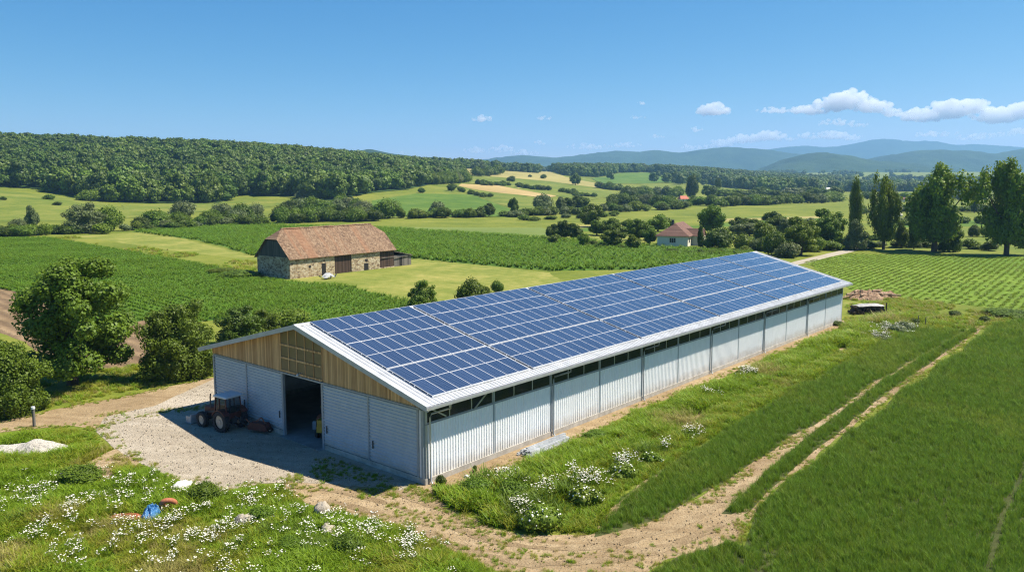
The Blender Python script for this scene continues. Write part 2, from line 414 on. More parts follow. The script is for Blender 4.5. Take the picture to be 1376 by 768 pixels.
def sheet(name, poly, mat, z=.004, grid=None, kind='structure', label=None, cat=None):
    """flat or draped ground sheet; each lies a few millimetres over the one before"""
    import bmesh
    from mathutils.geometry import delaunay_2d_cdt
    _Z[0] += .0008
    vs = [Vector((float(p[0]), float(p[1]))) for p in poly]; n = len(vs)
    vo, _, fo, *_r = delaunay_2d_cdt(vs, [], [list(range(n))], 1, 1e-4)
    bm = bmesh.new(); bv = [bm.verts.new((v.x, v.y, 0)) for v in vo]
    for f in fo:
        try: bm.faces.new([bv[i] for i in f])
        except ValueError: pass
    if grid:
        xs = [p[0] for p in poly]; ys = [p[1] for p in poly]
        for ax, lo, hi in ((0, min(xs), max(xs)), (1, min(ys), max(ys))):
            k = lo+grid
            while k < hi:
                co = (k, 0, 0) if ax == 0 else (0, k, 0); no = (1, 0, 0) if ax == 0 else (0, 1, 0)
                bmesh.ops.bisect_plane(bm, geom=bm.verts[:]+bm.edges[:]+bm.faces[:], plane_co=co, plane_no=no); k += grid
        V = np.array([v.co for v in bm.verts]); Z = terr(V[:, 0], V[:, 1])
        for v, q in zip(bm.verts, Z): v.co.z = q+z+_Z[0]
    else:
        for v in bm.verts: v.co.z = _Z[0]
    bm.normal_update()
    for f in bm.faces:
        if f.normal.z < 0: f.normal_flip()
    me = bpy.data.meshes.new(name); bm.to_mesh(me); bm.free()
    me.materials.append(mat); o = bpy.data.objects.new(name, me); COL.objects.link(o); tag(o, label, cat, kind=kind); return o
def fill(poly, dens, seed, falloff=None, maxn=200000):
    """random points in polygon; falloff=d0 thins them beyond distance d0; returns x,y and a scale for thinning"""
    rg = np.random.default_rng(seed); P = np.array([p[:2] for p in poly]); lo = P.min(0); hi = P.max(0)
    n = int(min(maxn*3, (hi-lo).prod()*dens)); x = lo[0]+(hi-lo)[0]*rg.random(n); y = lo[1]+(hi-lo)[1]*rg.random(n)
    k = inpoly(x, y, poly)
    s = np.ones(n)
    if falloff:
        d = np.hypot(x, y); pr = np.minimum(1, (falloff/d)**1.6); k &= rg.random(n) < pr; s = np.clip(d/falloff, 1, 3)**.6
    return x[k], y[k], s[k]
# ================================================================== camera, light, sky
cam = bpy.data.cameras.new('camera'); co = bpy.data.objects.new('camera', cam); COL.objects.link(co)
co.location = (0, 0, H); co.rotation_euler = (PI/2-PITCH, 0, 0); cam.sensor_width = 36; cam.lens = FPX/1376*36
cam.clip_start = .5; cam.clip_end = 60000; SC.camera = co
SUN_AZ, SUN_EL = math.radians(81), math.radians(57)
sd = Vector((math.sin(SUN_AZ)*math.cos(SUN_EL), math.cos(SUN_AZ)*math.cos(SUN_EL), math.sin(SUN_EL)))
sl = bpy.data.lights.new('sun', 'SUN'); sl.energy = 5.0; sl.angle = math.radians(.53); sl.color = (1.0, .92, .79)
so = bpy.data.objects.new('sun', sl); COL.objects.link(so); so.rotation_euler = sd.to_track_quat('Z', 'Y').to_euler(); so.location = (60, 20, 90)
w = bpy.data.worlds.new('World'); SC.world = w; w.use_nodes = True; nt = w.node_tree
sky = nt.nodes.new('ShaderNodeTexSky'); sky.sky_type = 'NISHITA'; sky.sun_disc = False
sky.sun_elevation = SUN_EL; sky.sun_rotation = SUN_AZ; sky.altitude = 300; sky.air_density = .6; sky.dust_density = .2; sky.ozone_density = 10.0
bg = nt.nodes['Background']; bg.inputs[1].default_value = .10
sp_ = nt.nodes.new('ShaderNodeSeparateColor'); cb_ = nt.nodes.new('ShaderNodeCombineColor'); nt.links.new(sky.outputs[0], sp_.inputs[0])
for i_, (ref, gam, out) in enumerate(((3.2, 1.8, 4.2), (5.25, .95, 4.35), (7.3, .55, 4.70))):     # tone curve of the clear sky, per channel
    dv_ = nt.nodes.new('ShaderNodeMath'); dv_.operation = 'DIVIDE'; nt.links.new(sp_.outputs[i_], dv_.inputs[0]); dv_.inputs[1].default_value = ref
    pw_ = nt.nodes.new('ShaderNodeMath'); pw_.operation = 'POWER'; nt.links.new(dv_.outputs[0], pw_.inputs[0]); pw_.inputs[1].default_value = gam
    ml_ = nt.nodes.new('ShaderNodeMath'); ml_.operation = 'MULTIPLY'; nt.links.new(pw_.outputs[0], ml_.inputs[0]); ml_.inputs[1].default_value = out; nt.links.new(ml_.outputs[0], cb_.inputs[i_])
nt.links.new(cb_.outputs[0], bg.inputs[0])
SC.view_settings.view_transform = 'Standard'; SC.view_settings.look = 'None'; SC.view_settings.exposure = 0.0; SC.view_settings.gamma = 1
cy = SC.cycles; cy.max_bounces = 20; cy.diffuse_bounces = 5; cy.glossy_bounces = 3; cy.transmission_bounces = 4; cy.transparent_max_bounces = 12; cy.volume_bounces = 20
cy.use_denoising = True; cy.denoising_prefilter = 'NONE'; cy.denoising_input_passes = 'RGB_ALBEDO_NORMAL'; cy.use_adaptive_sampling = False; cy.filter_width = 1.2; cy.caustics_reflective = False; cy.caustics_refractive = False
try: cy.denoiser = 'OPENIMAGEDENOISE'
except Exception: pass
cy.sample_clamp_indirect = 6

# ================================================================== ground sheet
th = np.concatenate([np.linspace(-PI, -.72, 40)[:-1], np.linspace(-.72, .72, 240), np.linspace(.72, PI, 40)[1:]])[:-1]
rr = np.concatenate([[1], np.exp(np.linspace(math.log(8), math.log(12000), 210))])
TH, RR = np.meshgrid(th, rr)
GX = RR*np.sin(TH); GY = RR*np.cos(TH); GZ = terr(GX, GY)*np.clip((1.45-np.abs(TH))/.3, 0, 1)
nth = len(th); V = np.stack([GX, GY, GZ], -1).reshape(-1, 3)
i, j = np.meshgrid(np.arange(len(rr)-1), np.arange(nth), indexing='ij'); j2 = (j+1) % nth
Q = np.stack([i*nth+j, i*nth+j2, (i+1)*nth+j2, (i+1)*nth+j], -1).reshape(-1, 4)[:, ::-1]
M['meadow'] = groundmat('meadow', ((.07, .105, .011), (.135, .165, .02), (.22, .22, .038)), (.035, .5, 4.0))
go_ = bpy.data.objects.new('ground', npmesh('ground', V, Q, mats=[M['meadow']], smooth=True)); COL.objects.link(go_); tag(go_, 'rolling green farmland with meadows', 'ground', kind='structure')

# ------------------------------------------------------------------ flat fields near the farm (pixel outlines turned into ground points)
def ang(p, q): a = G(*p); b = G(*q); return math.atan2(b[1]-a[1], b[0]-a[0])
A0 = G(572, 651)[:2]; A1 = G(1130, 433)[:2]
U = (A1-A0)/np.linalg.norm(A1-A0); NV = np.array([-U[1], U[0]]); BL = 72.67; BW = 23.8; BANG = math.atan2(U[1], U[0])
def bp(a, b): return A0+U*a+NV*b
CORN_A = ang((100, 345), (420, 398)); RIGHT_A = ang((1180, 402), (1290, 352))
M['corn_soil'] = groundmat('corn_soil', ((.045, .10, .010), (.075, .15, .014), (.11, .19, .02)), (.03, .6, 3.5), rows=(CORN_A, 1.5, (.5), (.030, .065, .008)))
M['hay'] = groundmat('hay', ((.085, .13, .016), (.175, .195, .034), (.32, .28, .08)), (.09, .6, 4.0), rows=(CORN_A, 3.2, .3, (.20, .23, .05)))
M['pale_crop'] = groundmat('pale_crop', ((.105, .15, .03), (.15, .19, .045), (.20, .23, .06)), (.02, .3, 2), rows=(ang((300, 302), (740, 312)), 3, .25, (.14, .19, .05)))
M['bean_ground'] = groundmat('bean', ((.085, .155, .012), (.125, .205, .018), (.18, .25, .028)), (.02, .4, 2.5), rows=(RIGHT_A, 1.25, .35, (.08, .12, .018)))
M['wheat_soil'] = groundmat('wheat_soil', ((.035, .05, .014), (.055, .065, .02), (.08, .085, .03)), (.03, .4, 4))
M['dirt'] = groundmat('dirt', ((.19, .13, .065), (.31, .225, .125), (.44, .34, .21)), (.12, 1.1, 7), streak=(ang((560, 700), (900, 720)), .5, (.20, .135, .07)), bumps=.8, bdist=.12, specks=(9, (.55, .48, .36), .5))
M['gravel'] = groundmat('gravel', ((.27, .22, .16), (.38, .325, .245), (.50, .44, .35)), (.1, 1.8, 11), streak=(ang((150, 585), (420, 600)), .45, (.27, .225, .165)), bumps=.9, bdist=.1, specks=(16, (.70, .66, .58), .8))
M['plough'] = groundmat('plough', ((.15, .10, .055), (.24, .165, .09), (.34, .24, .14)), (.1, 1.2, 5), rows=(ang((130, 452), (200, 478)), 1.9, .75, (.11, .07, .04)), bumps=.9, bdist=.3)
M['asphalt_track'] = groundmat('asphalt_track', ((.26, .23, .17), (.35, .31, .24), (.43, .38, .30)), (.05, .6, 3))
M['green_a'] = groundmat('green_a', ((.04, .095, .010), (.078, .14, .016), (.13, .185, .028)), (.03, .22, 1.2))
M['green_b'] = groundmat('green_b', ((.06, .105, .012), (.125, .16, .022), (.22, .215, .045)), (.03, .22, 1.2))
M['straw'] = groundmat('straw', ((.20, .19, .06), (.28, .245, .08), (.36, .30, .11)), (.012, .15, 1))
M['tan'] = groundmat('tan', ((.27, .20, .075), (.36, .265, .105), (.44, .33, .145)), (.012, .15, 1))
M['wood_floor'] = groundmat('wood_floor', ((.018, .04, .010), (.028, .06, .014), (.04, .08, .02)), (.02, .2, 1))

corn_left = rough(gp([(-120, 322), (0, 320), (62, 319), (200, 342), (300, 360), (345, 374), (400, 378), (470, 384), (545, 404), (575, 440), (420, 470), (300, 430), (190, 436), (120, 452), (0, 392), (-120, 396)]), 4, 1.2, 1)
corn_back = rough(gp([(175, 311), (330, 300.5), (520, 306.5), (745, 320), (890, 331), (1010, 340), (985, 352), (860, 362), (742, 364), (640, 355), (548, 347), (530, 338), (345, 345), (270, 323)]), 5, 1.0, 2)
hay_strip = rough(gp([(100, 317), (205, 311), (345, 344), (344, 350), (230, 336)]), 4, 1.0, 3)
mown = rough(gp([(345, 372), (348, 352), (530, 346), (560, 347), (742, 366), (760, 380), (640, 412), (560, 415), (547, 405), (470, 385), (400, 379)]), 3, .8, 4)
pale = rough(gp([(300, 301.6), (440, 296), (560, 291.5), (700, 299), (748, 311), (745, 318), (520, 306)]), 6, 1.0, 5)
plough = rough(gp([(-60, 386), (10, 388), (50, 402), (115, 446), (205, 428), (222, 482), (160, 494), (95, 497), (30, 460), (-60, 420)]), 2, .6, 6)
bean = rough(gp([(1080, 352), (1140, 341), (1380, 345), (1560, 348), (1560, 430), (1380, 418), (1240, 404), (1145, 392)]), 4, .8, 7)
sheet('corn_field', corn_left, M['corn_soil'], .004); sheet('corn_field_beyond', corn_back, M['corn_soil'], .004)
sheet('hay_strip', hay_strip, M['hay'], .004); sheet('mown_meadow', mown, M['hay'], .008); sheet('pale_field', pale, M['pale_crop'], .008)
sheet('ploughed_field', plough, M['plough'], .008); sheet('bean_field', bean, M['bean_ground'], .004)
flatfields = [('green_field', [(752, 312), (1110, 300), (1120, 292), (1000, 288.5), (760, 300)], 'green_a'), ('straw_field', [(745, 296.5), (900, 286.5), (1000, 287), (770, 299)], 'pale_crop'),
              ('valley_field', [(700, 292), (930, 279), (1090, 277), (1110, 283), (860, 288), (745, 296)], 'green_a'), ('valley_strip', [(940, 278.5), (1180, 273), (1270, 276), (1110, 283)], 'green_b'),
              ('far_meadow', [(1190, 330), (1210, 312), (1400, 300), (1500, 330), (1380, 344), (1250, 340)], 'green_b')]
for nm, pts, mt in flatfields: sheet(nm, rough(gp(pts), 8, 1.2, 9), M[mt], .006)

# wheat: two blocks with the wheel tracks between them
wheat_l = rough(gp([(800, 722), (832, 668), (905, 620), (1000, 562), (1100, 506), (1172, 468), (1215, 447), (1298, 444), (1180, 512), (1080, 578), (985, 640), (930, 672), (880, 694)]), 1.5, .45, 10)
wheat_m = rough(gp([(969, 690), (1006, 653), (1085, 586), (1188, 510), (1269, 461), (1306, 443), (1317, 443), (1264, 478), (1192, 528), (1112, 592), (1042, 651), (1002, 691)]), 1.2, .2, 11)
wheat_r = rough(gp([(1010, 700), (1032, 672), (1070, 640), (1125, 595), (1208, 530), (1290, 470), (1330, 441), (1380, 430), (1560, 432), (1900, 440), (2300, 560), (2300, 860), (1000, 860), (1040, 745), (1000, 738)]), 1.5, .5, 12)
wheat_b = rough(gp([(868, 770), (915, 748), (975, 728), (1010, 738), (1045, 752), (1000, 800), (850, 800)]), 1.2, .4, 13)
track = rough(gp([(372, 655), (420, 632), (470, 640), (540, 652), (575, 655), (600, 676), (640, 704), (700, 716), (790, 718), (870, 697), (935, 668), (1000, 626), (1100, 560), (1200, 496), (1312, 438), (1326, 438), (1230, 508), (1130, 586), (1050, 652), (1010, 690), (1000, 725), (955, 735), (900, 752), (855, 775), (740, 775), (660, 765), (600, 735), (540, 706), (470, 690), (410, 676)]), 1.0, .35, 14)
sheet('dirt_track', track, M['dirt'], .005)
apron = rough([bp(-1.5, -1.5), bp(8, -2.1), bp(20, -1.4), bp(45, -1.5), bp(74, -1.2), bp(74.5, .4), bp(40, .4), bp(-.4, .3)], 1.0, .45, 15)
sheet('bare_soil_strip', apron, M['dirt'], .009)
for nm, pl in (('wheat_ground', wheat_l), ('wheat_ground', wheat_m), ('wheat_ground', wheat_r), ('wheat_ground', wheat_b)): sheet(nm, pl, M['wheat_soil'], .006)
yard = rough(gp([(125, 578), (140, 560), (205, 545), (290, 508), (330, 500), (470, 600), (560, 648), (530, 662), (470, 652), (392, 646), (352, 648), (296, 660), (226, 640), (180, 618), (150, 600)]), 1.0, .35, 16)
road = rough(gp([(-90, 580), (0, 565), (70, 551), (150, 535), (205, 524), (292, 506), (330, 500), (330, 540), (225, 552), (150, 566), (130, 576), (95, 572), (40, 576), (0, 581), (-90, 596)]), 1.0, .3, 17)
sheet('dirt_road', road, M['dirt'], .005); sheet('gravel_yard', yard, M['gravel'], .009)
bare = rough(gp([(95, 632), (150, 604), (190, 622), (205, 640), (150, 650), (110, 650)]), .8, .6, 18); sheet('bare_patch', bare, M['dirt'], .004)
strip_trk = [rough(gp(p), 1.2, .35, 19+i) for i, p in enumerate([[(905, 572), (960, 545), (1010, 522), (1075, 492), (1140, 462), (1170, 452), (1172, 455), (1080, 496), (1010, 528), (940, 562)], [(700, 652), (760, 620), (850, 582), (860, 585), (770, 625), (705, 660)], [(790, 700), (835, 672), (870, 645), (885, 632), (880, 648), (845, 680), (800, 712)]])]
for p in strip_trk: sheet('wheel_track', p, M['dirt'], .006)
lane = gp([(1062, 353), (1100, 343.5), (1140, 334), (1168, 329.5), (1178, 331), (1150, 337), (1110, 346.5), (1068, 357)]); sheet('farm_lane', rough(lane, 3, .3, 25), M['asphalt_track'], .010)
headland = rough(gp([(1133, 405), (1200, 411), (1260, 421), (1380, 428), (1380, 432), (1255, 427), (1190, 416), (1133, 410)]), 2, .7, 26); sheet('headland_track', headland, M['hay'], .010)

M['rut'] = groundmat('rut', ((.15, .10, .052), (.25, .18, .10), (.37, .28, .165)), (.3, 1.8, 9), bumps=1.0, bdist=.15)
def ribbon(pts, w_, seed):
    q = np.array(gp(pts)); d_ = np.gradient(q, axis=0); n_ = np.stack([-d_[:, 1], d_[:, 0]], -1); n_ /= np.linalg.norm(n_, axis=1)[:, None]
    return rough([*(q+n_*w_/2), *(q-n_*w_/2)[::-1]], .5, .28, seed)
for i_, pl in enumerate(([(430, 655), (520, 676), (590, 700), (660, 727), (740, 738), (830, 730), (900, 712), (955, 686), (1005, 652)], [(440, 672), (510, 690), (575, 716), (640, 744), (720, 758), (820, 752), (900, 734), (965, 708), (1005, 684)], [(470, 655), (540, 664), (600, 684), (650, 709)])):
    sheet('wheel_rut', ribbon(pl, .5+.1*i_, 60+i_), M['rut'], .012)
for pts, mt in (([(500, 291.5), (700, 290.5), (1000, 283.5), (1130, 280.5), (1130, 282), (1000, 286), (700, 294), (500, 295)], 'green_a'), ([(880, 279.5), (1100, 277.5), (1240, 278.5), (1100, 280.5), (880, 282)], 'straw'), ([(745, 304), (900, 296), (1110, 290), (1120, 292.5), (900, 300), (748, 308)], 'straw'), ([(752, 317), (880, 312), (880, 325), (760, 326)], 'hay'), ([(1190, 300), (1300, 296), (1420, 298), (1420, 303), (1300, 304), (1190, 306)], 'green_a')):
    sheet('valley_strip', rough(gp(pts), 10, 1.2, 51), M[mt], .004)
# ------------------------------------------------------------------ fields and forest floor draped over the hills
hill_fields = [('pasture', [(-100, 300), (0, 299), (100, 297), (200, 292), (160, 278), (120, 268), (0, 256), (-100, 258)], 'green_b', .10),
 ('hill_meadow', [(170, 290), (330, 282), (400, 272), (330, 266), (250, 272), (160, 276)], 'green_b', .12),
 ('slope_field', [(480, 290), (600, 291), (690, 292), (700, 285), (640, 262), (560, 260), (500, 270)], 'green_a', .12),
 ('slope_strip', [(600, 252), (640, 262), (700, 284), (770, 282), (690, 258), (620, 246)], 'green_b', .14),
 ('stubble_strip', [(620, 247), (690, 250), (760, 262), (730, 266), (660, 258), (615, 250)], 'tan', .20),
 ('upper_field', [(585, 236), (640, 232), (720, 240), (800, 252), (845, 262), (790, 270), (740, 262), (660, 248), (590, 245)], 'green_b', .22),
 ('upper_straw', [(590, 232), (690, 230), (760, 238), (840, 253), (830, 256), (740, 244), (640, 236)], 'straw', .30),
 ('round_hill_field', [(795, 240), (830, 233), (870, 232), (905, 240), (915, 246), (860, 247), (810, 247)], 'green_a', .4)]
for nm, pts, mt, z in hill_fields: sheet(nm, rough(tp(pts), 14, 2.5, 30), M[mt], z, grid=14)

# ================================================================== far hills and mountains
M['far_wood'] = groundmat('far_wood', ((.012, .03, .012), (.024, .05, .016), (.045, .08, .026)), (.004, .03, .15), bumps=.8, bdist=8)
def ridge(name, d, depth, prof, label, base=0.0, seed=0, rough_=.10):
    xs = np.array([p[0] for p in prof], float); ys = np.array([p[1] for p in prof], float)
    px = np.linspace(xs[0], xs[-1], 220); bb = np.linspace(-1, 1, 41)
    py = np.interp(px, xs, ys); k = np.ones(9)/9; py = np.convolve(np.pad(py, 4, mode='edge'), k, 'valid')
    top = H-(py-YH)*d/KD
    PX, B = np.meshgrid(px, bb); Y = d+B*depth; X = (PX-CX)/KD*d*(1+B*depth/d*.5)
    prof_ = np.clip(1-np.abs(B)**1.6, 0, 1); n = fbm(X+seed*991, Y, depth*.55, 5)-.5
    Z = base+(top[None, :]-base)*prof_+n*(1-np.abs(B)*.55)*np.abs(B)**.5*(top.max()-base)*rough_*4*np.minimum(1, prof_*3)
    Z += (fbm(X, Y, 70, 2)-.5)*14*(prof_ > .05)
    Z[0, :] = base-40; Z[-1, :] = base-40; Z[:, 0] = np.minimum(Z[:, 0], base-20); Z[:, -1] = np.minimum(Z[:, -1], base-20)
    n1, n2 = Z.shape; a, b = np.meshgrid(np.arange(n1-1), np.arange(n2-1), indexing='ij')
    q = np.stack([a*n2+b, a*n2+b+1, (a+1)*n2+b+1, (a+1)*n2+b], -1).reshape(-1, 4)
    o = bpy.data.objects.new(name, npmesh(name, np.stack([X, Y, Z], -1).reshape(-1, 3), q, mats=[M['far_wood']], smooth=True)); COL.objects.link(o)
    tag(o, label, name.replace('_', ' ').split()[-1], kind='structure')
ridge('wooded_hill', 2900, 500, [(440, 214), (470, 203), (500, 202), (530, 206), (570, 213), (640, 219), (700, 232)], 'low blue green wooded hill behind the left forest', 10, 1)
ridge('valley_hill', 4300, 700, [(985, 233), (1020, 228), (1050, 215), (1080, 207), (1100, 205), (1130, 208), (1170, 216), (1230, 222), (1290, 232)], 'dark blue wooded hill standing alone in the valley', 30, 2)
ridge('mountain', 5400, 900, [(1130, 224), (1180, 212), (1220, 205), (1260, 202), (1300, 203), (1330, 207), (1380, 200), (1450, 196), (1560, 205)], 'blue wooded mountain at the right edge', 30, 3)
ridge('mountain', 6800, 1200, [(600, 224), (640, 216), (675, 211), (700, 208), (740, 212), (780, 209), (815, 204), (840, 203), (855, 206), (875, 202), (890, 204), (915, 207), (960, 199), (1000, 200), (1040, 204), (1075, 208), (1120, 214), (1200, 226)], 'long blue mountain range in the middle distance', 20, 4)
ridge('mountain', 10200, 1500, [(960, 216), (1010, 204), (1050, 199), (1080, 196), (1110, 199), (1140, 195), (1165, 189), (1190, 187), (1215, 191), (1250, 190), (1280, 196), (1310, 194), (1345, 197), (1400, 200), (1500, 210), (1600, 222)], 'highest pale blue mountain on the horizon', 20, 5, .06)

# ================================================================== air
hb = MB(); hb.box(-11800, 11800, -600, 12700, -90, 560)
hz = NT('haze'); hv = hz.n('VolumePrincipled', {'Color': (.30, .58, 1.0), 'Density': .0001, 'Anisotropy': .2}); hz.t.links.new(hv.outputs[0], hz.out.inputs['Volume'])
ho = hb.build('haze', hz.mat); tag(ho, 'pale blue summer haze filling the valley', 'haze', kind='stuff')
# ================================================================== the long metal barn
M['white_metal'] = paint('white_metal', (.84, .85, .86), .38, 0, .06, 2.0, dirt=(.62, .60, .56))
M['roof_metal'] = paint('roof_metal', (.46, .475, .49), .4, 0, .2, 1.2, dirt=(.42, .40, .36))
def wallpaint(name, lo, hi):
    m = NT(name); p = m.pos(); sx = m.n('SeparateXYZ', {0: p}); a = m.noise(p, 1.4, 5, .65)
    st = m.noise(m.n('Mapping', {'Vector': p, 'Scale': (5, 5, .22)}).outputs[0], 1.0, 5, .7)
    c = m.mix(m.ramp(a, [(.3, 0.0), (.7, 1.0)]), lo, hi); c = m.mix(m.math('MULTIPLY', m.ramp(st, [(.52, 0.0), (.72, 1.0)]), .13), c, (.58, .55, .50))
    low = m.ramp(m.math('ADD', sx.outputs[2], m.math('MULTIPLY', a, 1.4)), [(.9/4, 1.0), (1.75/4, 0.0)]) if False else m.ramp(m.math('MULTIPLY', m.math('ADD', sx.outputs[2], m.math('MULTIPLY', a, 1.3)), .25), [(.20, 1.0), (.45, 0.0)])
    c = m.mix(m.math('MULTIPLY', low, .6), c, (.45, .37, .26)); return m.bsdf(c, .4, 0, .5)
M['wall_metal'] = wallpaint('wall_metal', (.84, .86, .87), (.90, .91, .92)); M['door_metal_shaded'] = wallpaint('door_metal_shaded', (.37, .44, .50), (.45, .51, .56))  # grey of the doors set darker and bluer, with the front's shade in it
M['grey_metal'] = paint('grey_metal', (.30, .34, .37), .42, .1, .12)
M['steel'] = paint('steel', (.55, .57, .58), .35, .6, .12)
M['alu'] = paint('alu', (.80, .81, .82), .35, .2, .05)
M['dark_metal'] = paint('dark_metal', (.06, .065, .07), .5, .2, .2)
M['concrete'] = paint('concrete', (.44, .41, .36), .9, 0, .28, 1.5, dirt=(.28, .22, .15))
M['floor_concrete'] = paint('floor_concrete', (.26, .25, .235), .85, 0, .3, .8, dirt=(.15, .13, .11))
def wood(name, c1, c2, board, axis=0):
    m = NT(name); p = m.pos(); sx = m.n('SeparateXYZ', {0: p})
    f = m.math('DIVIDE', sx.outputs[axis], board); cell = m.math('FLOOR', f); fr = m.math('FRACT', f)
    wn = m.n('TexWhiteNoise', noise_dimensions='1D'); m.put(wn.inputs['W'], cell)
    mp = m.n('Mapping', {'Vector': p, 'Scale': (14, 14, 1.2)}); g = m.noise(mp.outputs[0], 1.0, 6, .7)
    st = m.noise(p, .7, 5, .7)
    t = m.math('ADD', m.math('MULTIPLY', wn.outputs[0], .45), m.math('ADD', m.math('MULTIPLY', g, .35), m.math('MULTIPLY', st, .3)))
    c = m.ramp(t, [(.25, c1), (.75, c2)])
    gap = m.ramp(m.math('MINIMUM', fr, m.math('SUBTRACT', 1.0, fr)), [(.0, 1.0), (.07, 0.0)])
    c = m.mix(gap, c, tuple(x*.22 for x in c1))
    return m.bsdf(c, .75, 0, .25, bump=m.math('SUBTRACT', g, gap), bstr=.5, bdist=.02)
M['cladding'] = wood('cladding', (.36, .20, .085), (.72, .46, .22), .16, 1)
def glassmat(name, tint, alpha):
    m = NT(name); g = m.n('BsdfPrincipled', {'Base Color': tint, 'Roughness': .08, 'Specular IOR Level': .6}); t = m.n('BsdfTransparent', {'Color': (.75, .8, .8)})
    mx = m.n('MixShader', {0: alpha, 1: t.outputs[0], 2: g.outputs[0]}); m.t.links.new(mx.outputs[0], m.out.inputs[0]); return m.mat
M['barn_glass'] = glassmat('barn_glass', (.03, .04, .045), .45)
def polycarb():
    m = NT('polycarbonate'); p = m.pos(); a = m.noise(p, 1.1, 4, .6)
    c = m.mix(a, (.16, .11, .055), (.33, .25, .15))
    g = m.n('BsdfPrincipled', {'Base Color': c, 'Roughness': .3, 'Specular IOR Level': .6}); t = m.n('BsdfTranslucent', {'Color': (.35, .30, .2)})
    mx = m.n('MixShader', {0: .25, 1: g.outputs[0], 2: t.outputs[0]}); m.t.links.new(mx.outputs[0], m.out.inputs[0]); return m.mat
M['polycarb'] = polycarb()
OV, EV, ZE, ZR, OF = .67, .90, 5.05, 8.33, .55          # overhangs, eave and ridge heights
SL = (ZR-ZE)/(BW/2+EV); RP = math.atan(SL)
def zroof(b): return ZE+(min(b, BW-b)+EV)*SL
barn = empty('metal_barn', (A0[0], A0[1], 0), BANG)
tag(barn, 'long white metal farm barn with wooden gable and solar panels on its roof', 'barn')
def corr(mb, x0, x1, pitch, depth, mk, mi=0):
    """ribbed sheet: mk(s, h) -> two points (low, high edge)"""
    prof = [(0, 0), (.42, 0), (.52, 1), (.90, 1), (1.0, 0)]; pts = []
    n = max(1, round((x1-x0)/pitch)); pt = (x1-x0)/n
    for i in range(n):
        for t, h in prof[:-1]: pts.append((x0+(i+t)*pt, h*depth))
    pts.append((x1, 0)); V = []
    for s_, h in pts: V += list(mk(s_, h))
    mb.add(V, [(2*i, 2*i+2, 2*i+3, 2*i+1) for i in range(len(pts)-1)], mi)
# foundation, floor
f = MB(); f.box(-.08, BL+.08, -.08, .22, -.3, .36); f.box(-.08, BL+.08, BW-.22, BW+.08, -.3, .36); f.box(BL-.22, BL+.08, .22, BW-.22, -.3, .36)
f.box(-.08, .22, .22, 9.78, -.3, .36); f.box(-.08, .22, 14.5, BW-.22, -.3, .36)
f.build('foundation', M['concrete'], barn)
f = MB(); f.box(-.45, BL-.3, 9.78, 14.5, -.2, .055); f.box(.22, BL-.3, .22, 9.78, -.2, .05); f.box(.22, BL-.3, 14.5, BW-.22, -.2, .05); f.build('floor_slab', M['floor_concrete'], barn)
# long side wall towards the camera, in bays
NB = 12; BAY = BL/NB; ZS, ZW = 3.66, 4.78
f = MB()
for k in range(NB):
    corr(f, k*BAY+.09, (k+1)*BAY-.05, .24, .045, lambda s, h: ((s, -.0-h, .36), (s, -.0-h, ZS)))
f.box(0, BL, .02, .10, .30, ZS-.01)
f.build('side_wall', M['wall_metal'], barn)
f = MB(); corr(f, .1, BL-.1, .3, .04, lambda s, h: ((s, BW+h, ZS), (s, BW+h, .36))); f.box(0, BL, BW-.10, BW-.02, .3, ZS-.01); f.build('side_wall', M['wall_metal'], barn)
f = MB(); f.prism([(.1, .3), (BW-.1, .3), (BW-.1, ZE+.1), (BW/2, ZR-.16), (.1, ZE+.1)], 'x', BL-.05, BL); f.build('end_wall', M['white_metal'], barn)
# posts between bays, head beam, braces
for side, y in ((0, -.03), (1, BW-.09)):
    for k in range(NB+1):
        f = MB(); x = min(max(k*BAY, .07), BL-.07); f.box(x-.07, x+.07, y-.03, y+.15, .36, ZW); f.build('post', M['grey_metal'] if k % 12 else M['steel'], barn)
    f = MB(); f.box(.0, BL, y+.0, y+.12, ZW, ZW+.22); f.build('head_beam', M['grey_metal'], barn)
    f = MB(); f.box(.0, BL, y-.05, y+.13, ZS, ZS+.07); f.build('sill', M['grey_metal'], barn)
    for k in range(NB):
        x0, x1 = k*BAY+.1, (k+1)*BAY-.1; fr = MB(); w3 = (x1-x0)/3
        for q in range(4): fr.box(x0+q*w3-.03, x0+q*w3+.03, y, y+.06, ZS+.07, ZW)
        fr.box(x0, x1, y+.002, y+.058, ZS+.071, ZS+.11); fr.box(x0, x1, y+.002, y+.058, ZW-.04, ZW-.001); fo = fr.build('window', M['steel'], barn)
        g = MB(); g.box(x0, x1, y+.025, y+.035, ZS+.07, ZW); g.build('pane', M['barn_glass'], fo)
f = MB(); f.bar((4.2, -.07, ZS+.1), (5.75, -.07, ZW), .07); f.build('brace', M['steel'], barn); f = MB(); f.bar((.25, -.07, ZW-.1), (1.7, -.07, ZS+.2), .07); f.build('brace', M['steel'], barn)
# front: doors with horizontal ribs, posts, wooden gable, translucent panel
ZD = 4.52
def door(b0, b1):
    f = MB()
    n = 19; pt = (ZD-.42)/n
    pts = []
    for i in range(n):
        for t, h in ((0, 0), (.5, 0), (.6, .05), (.9, .05)): pts.append((.42+(i+t)*pt, h))
    pts.append((ZD, 0)); V = []
    for z, h in pts: V += [(-.05-h, b0, z), (-.05-h, b1, z)]
    f.add(V, [(2*i, 2*i+2, 2*i+3, 2*i+1) for i in range(len(pts)-1)]); f.box(-.045, .03, b0, b1, .40, ZD)
    return f.build('sliding_door', M['door_metal_shaded'], barn)
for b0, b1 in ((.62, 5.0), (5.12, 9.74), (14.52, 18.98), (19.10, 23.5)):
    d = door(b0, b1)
    h = MB(); yb = b1-.35 if b0 < 10 else b0+.35; h.box(-.16, -.09, yb-.03, yb+.03, 1.25, 1.75); h.build('handle', M['dark_metal'], d)
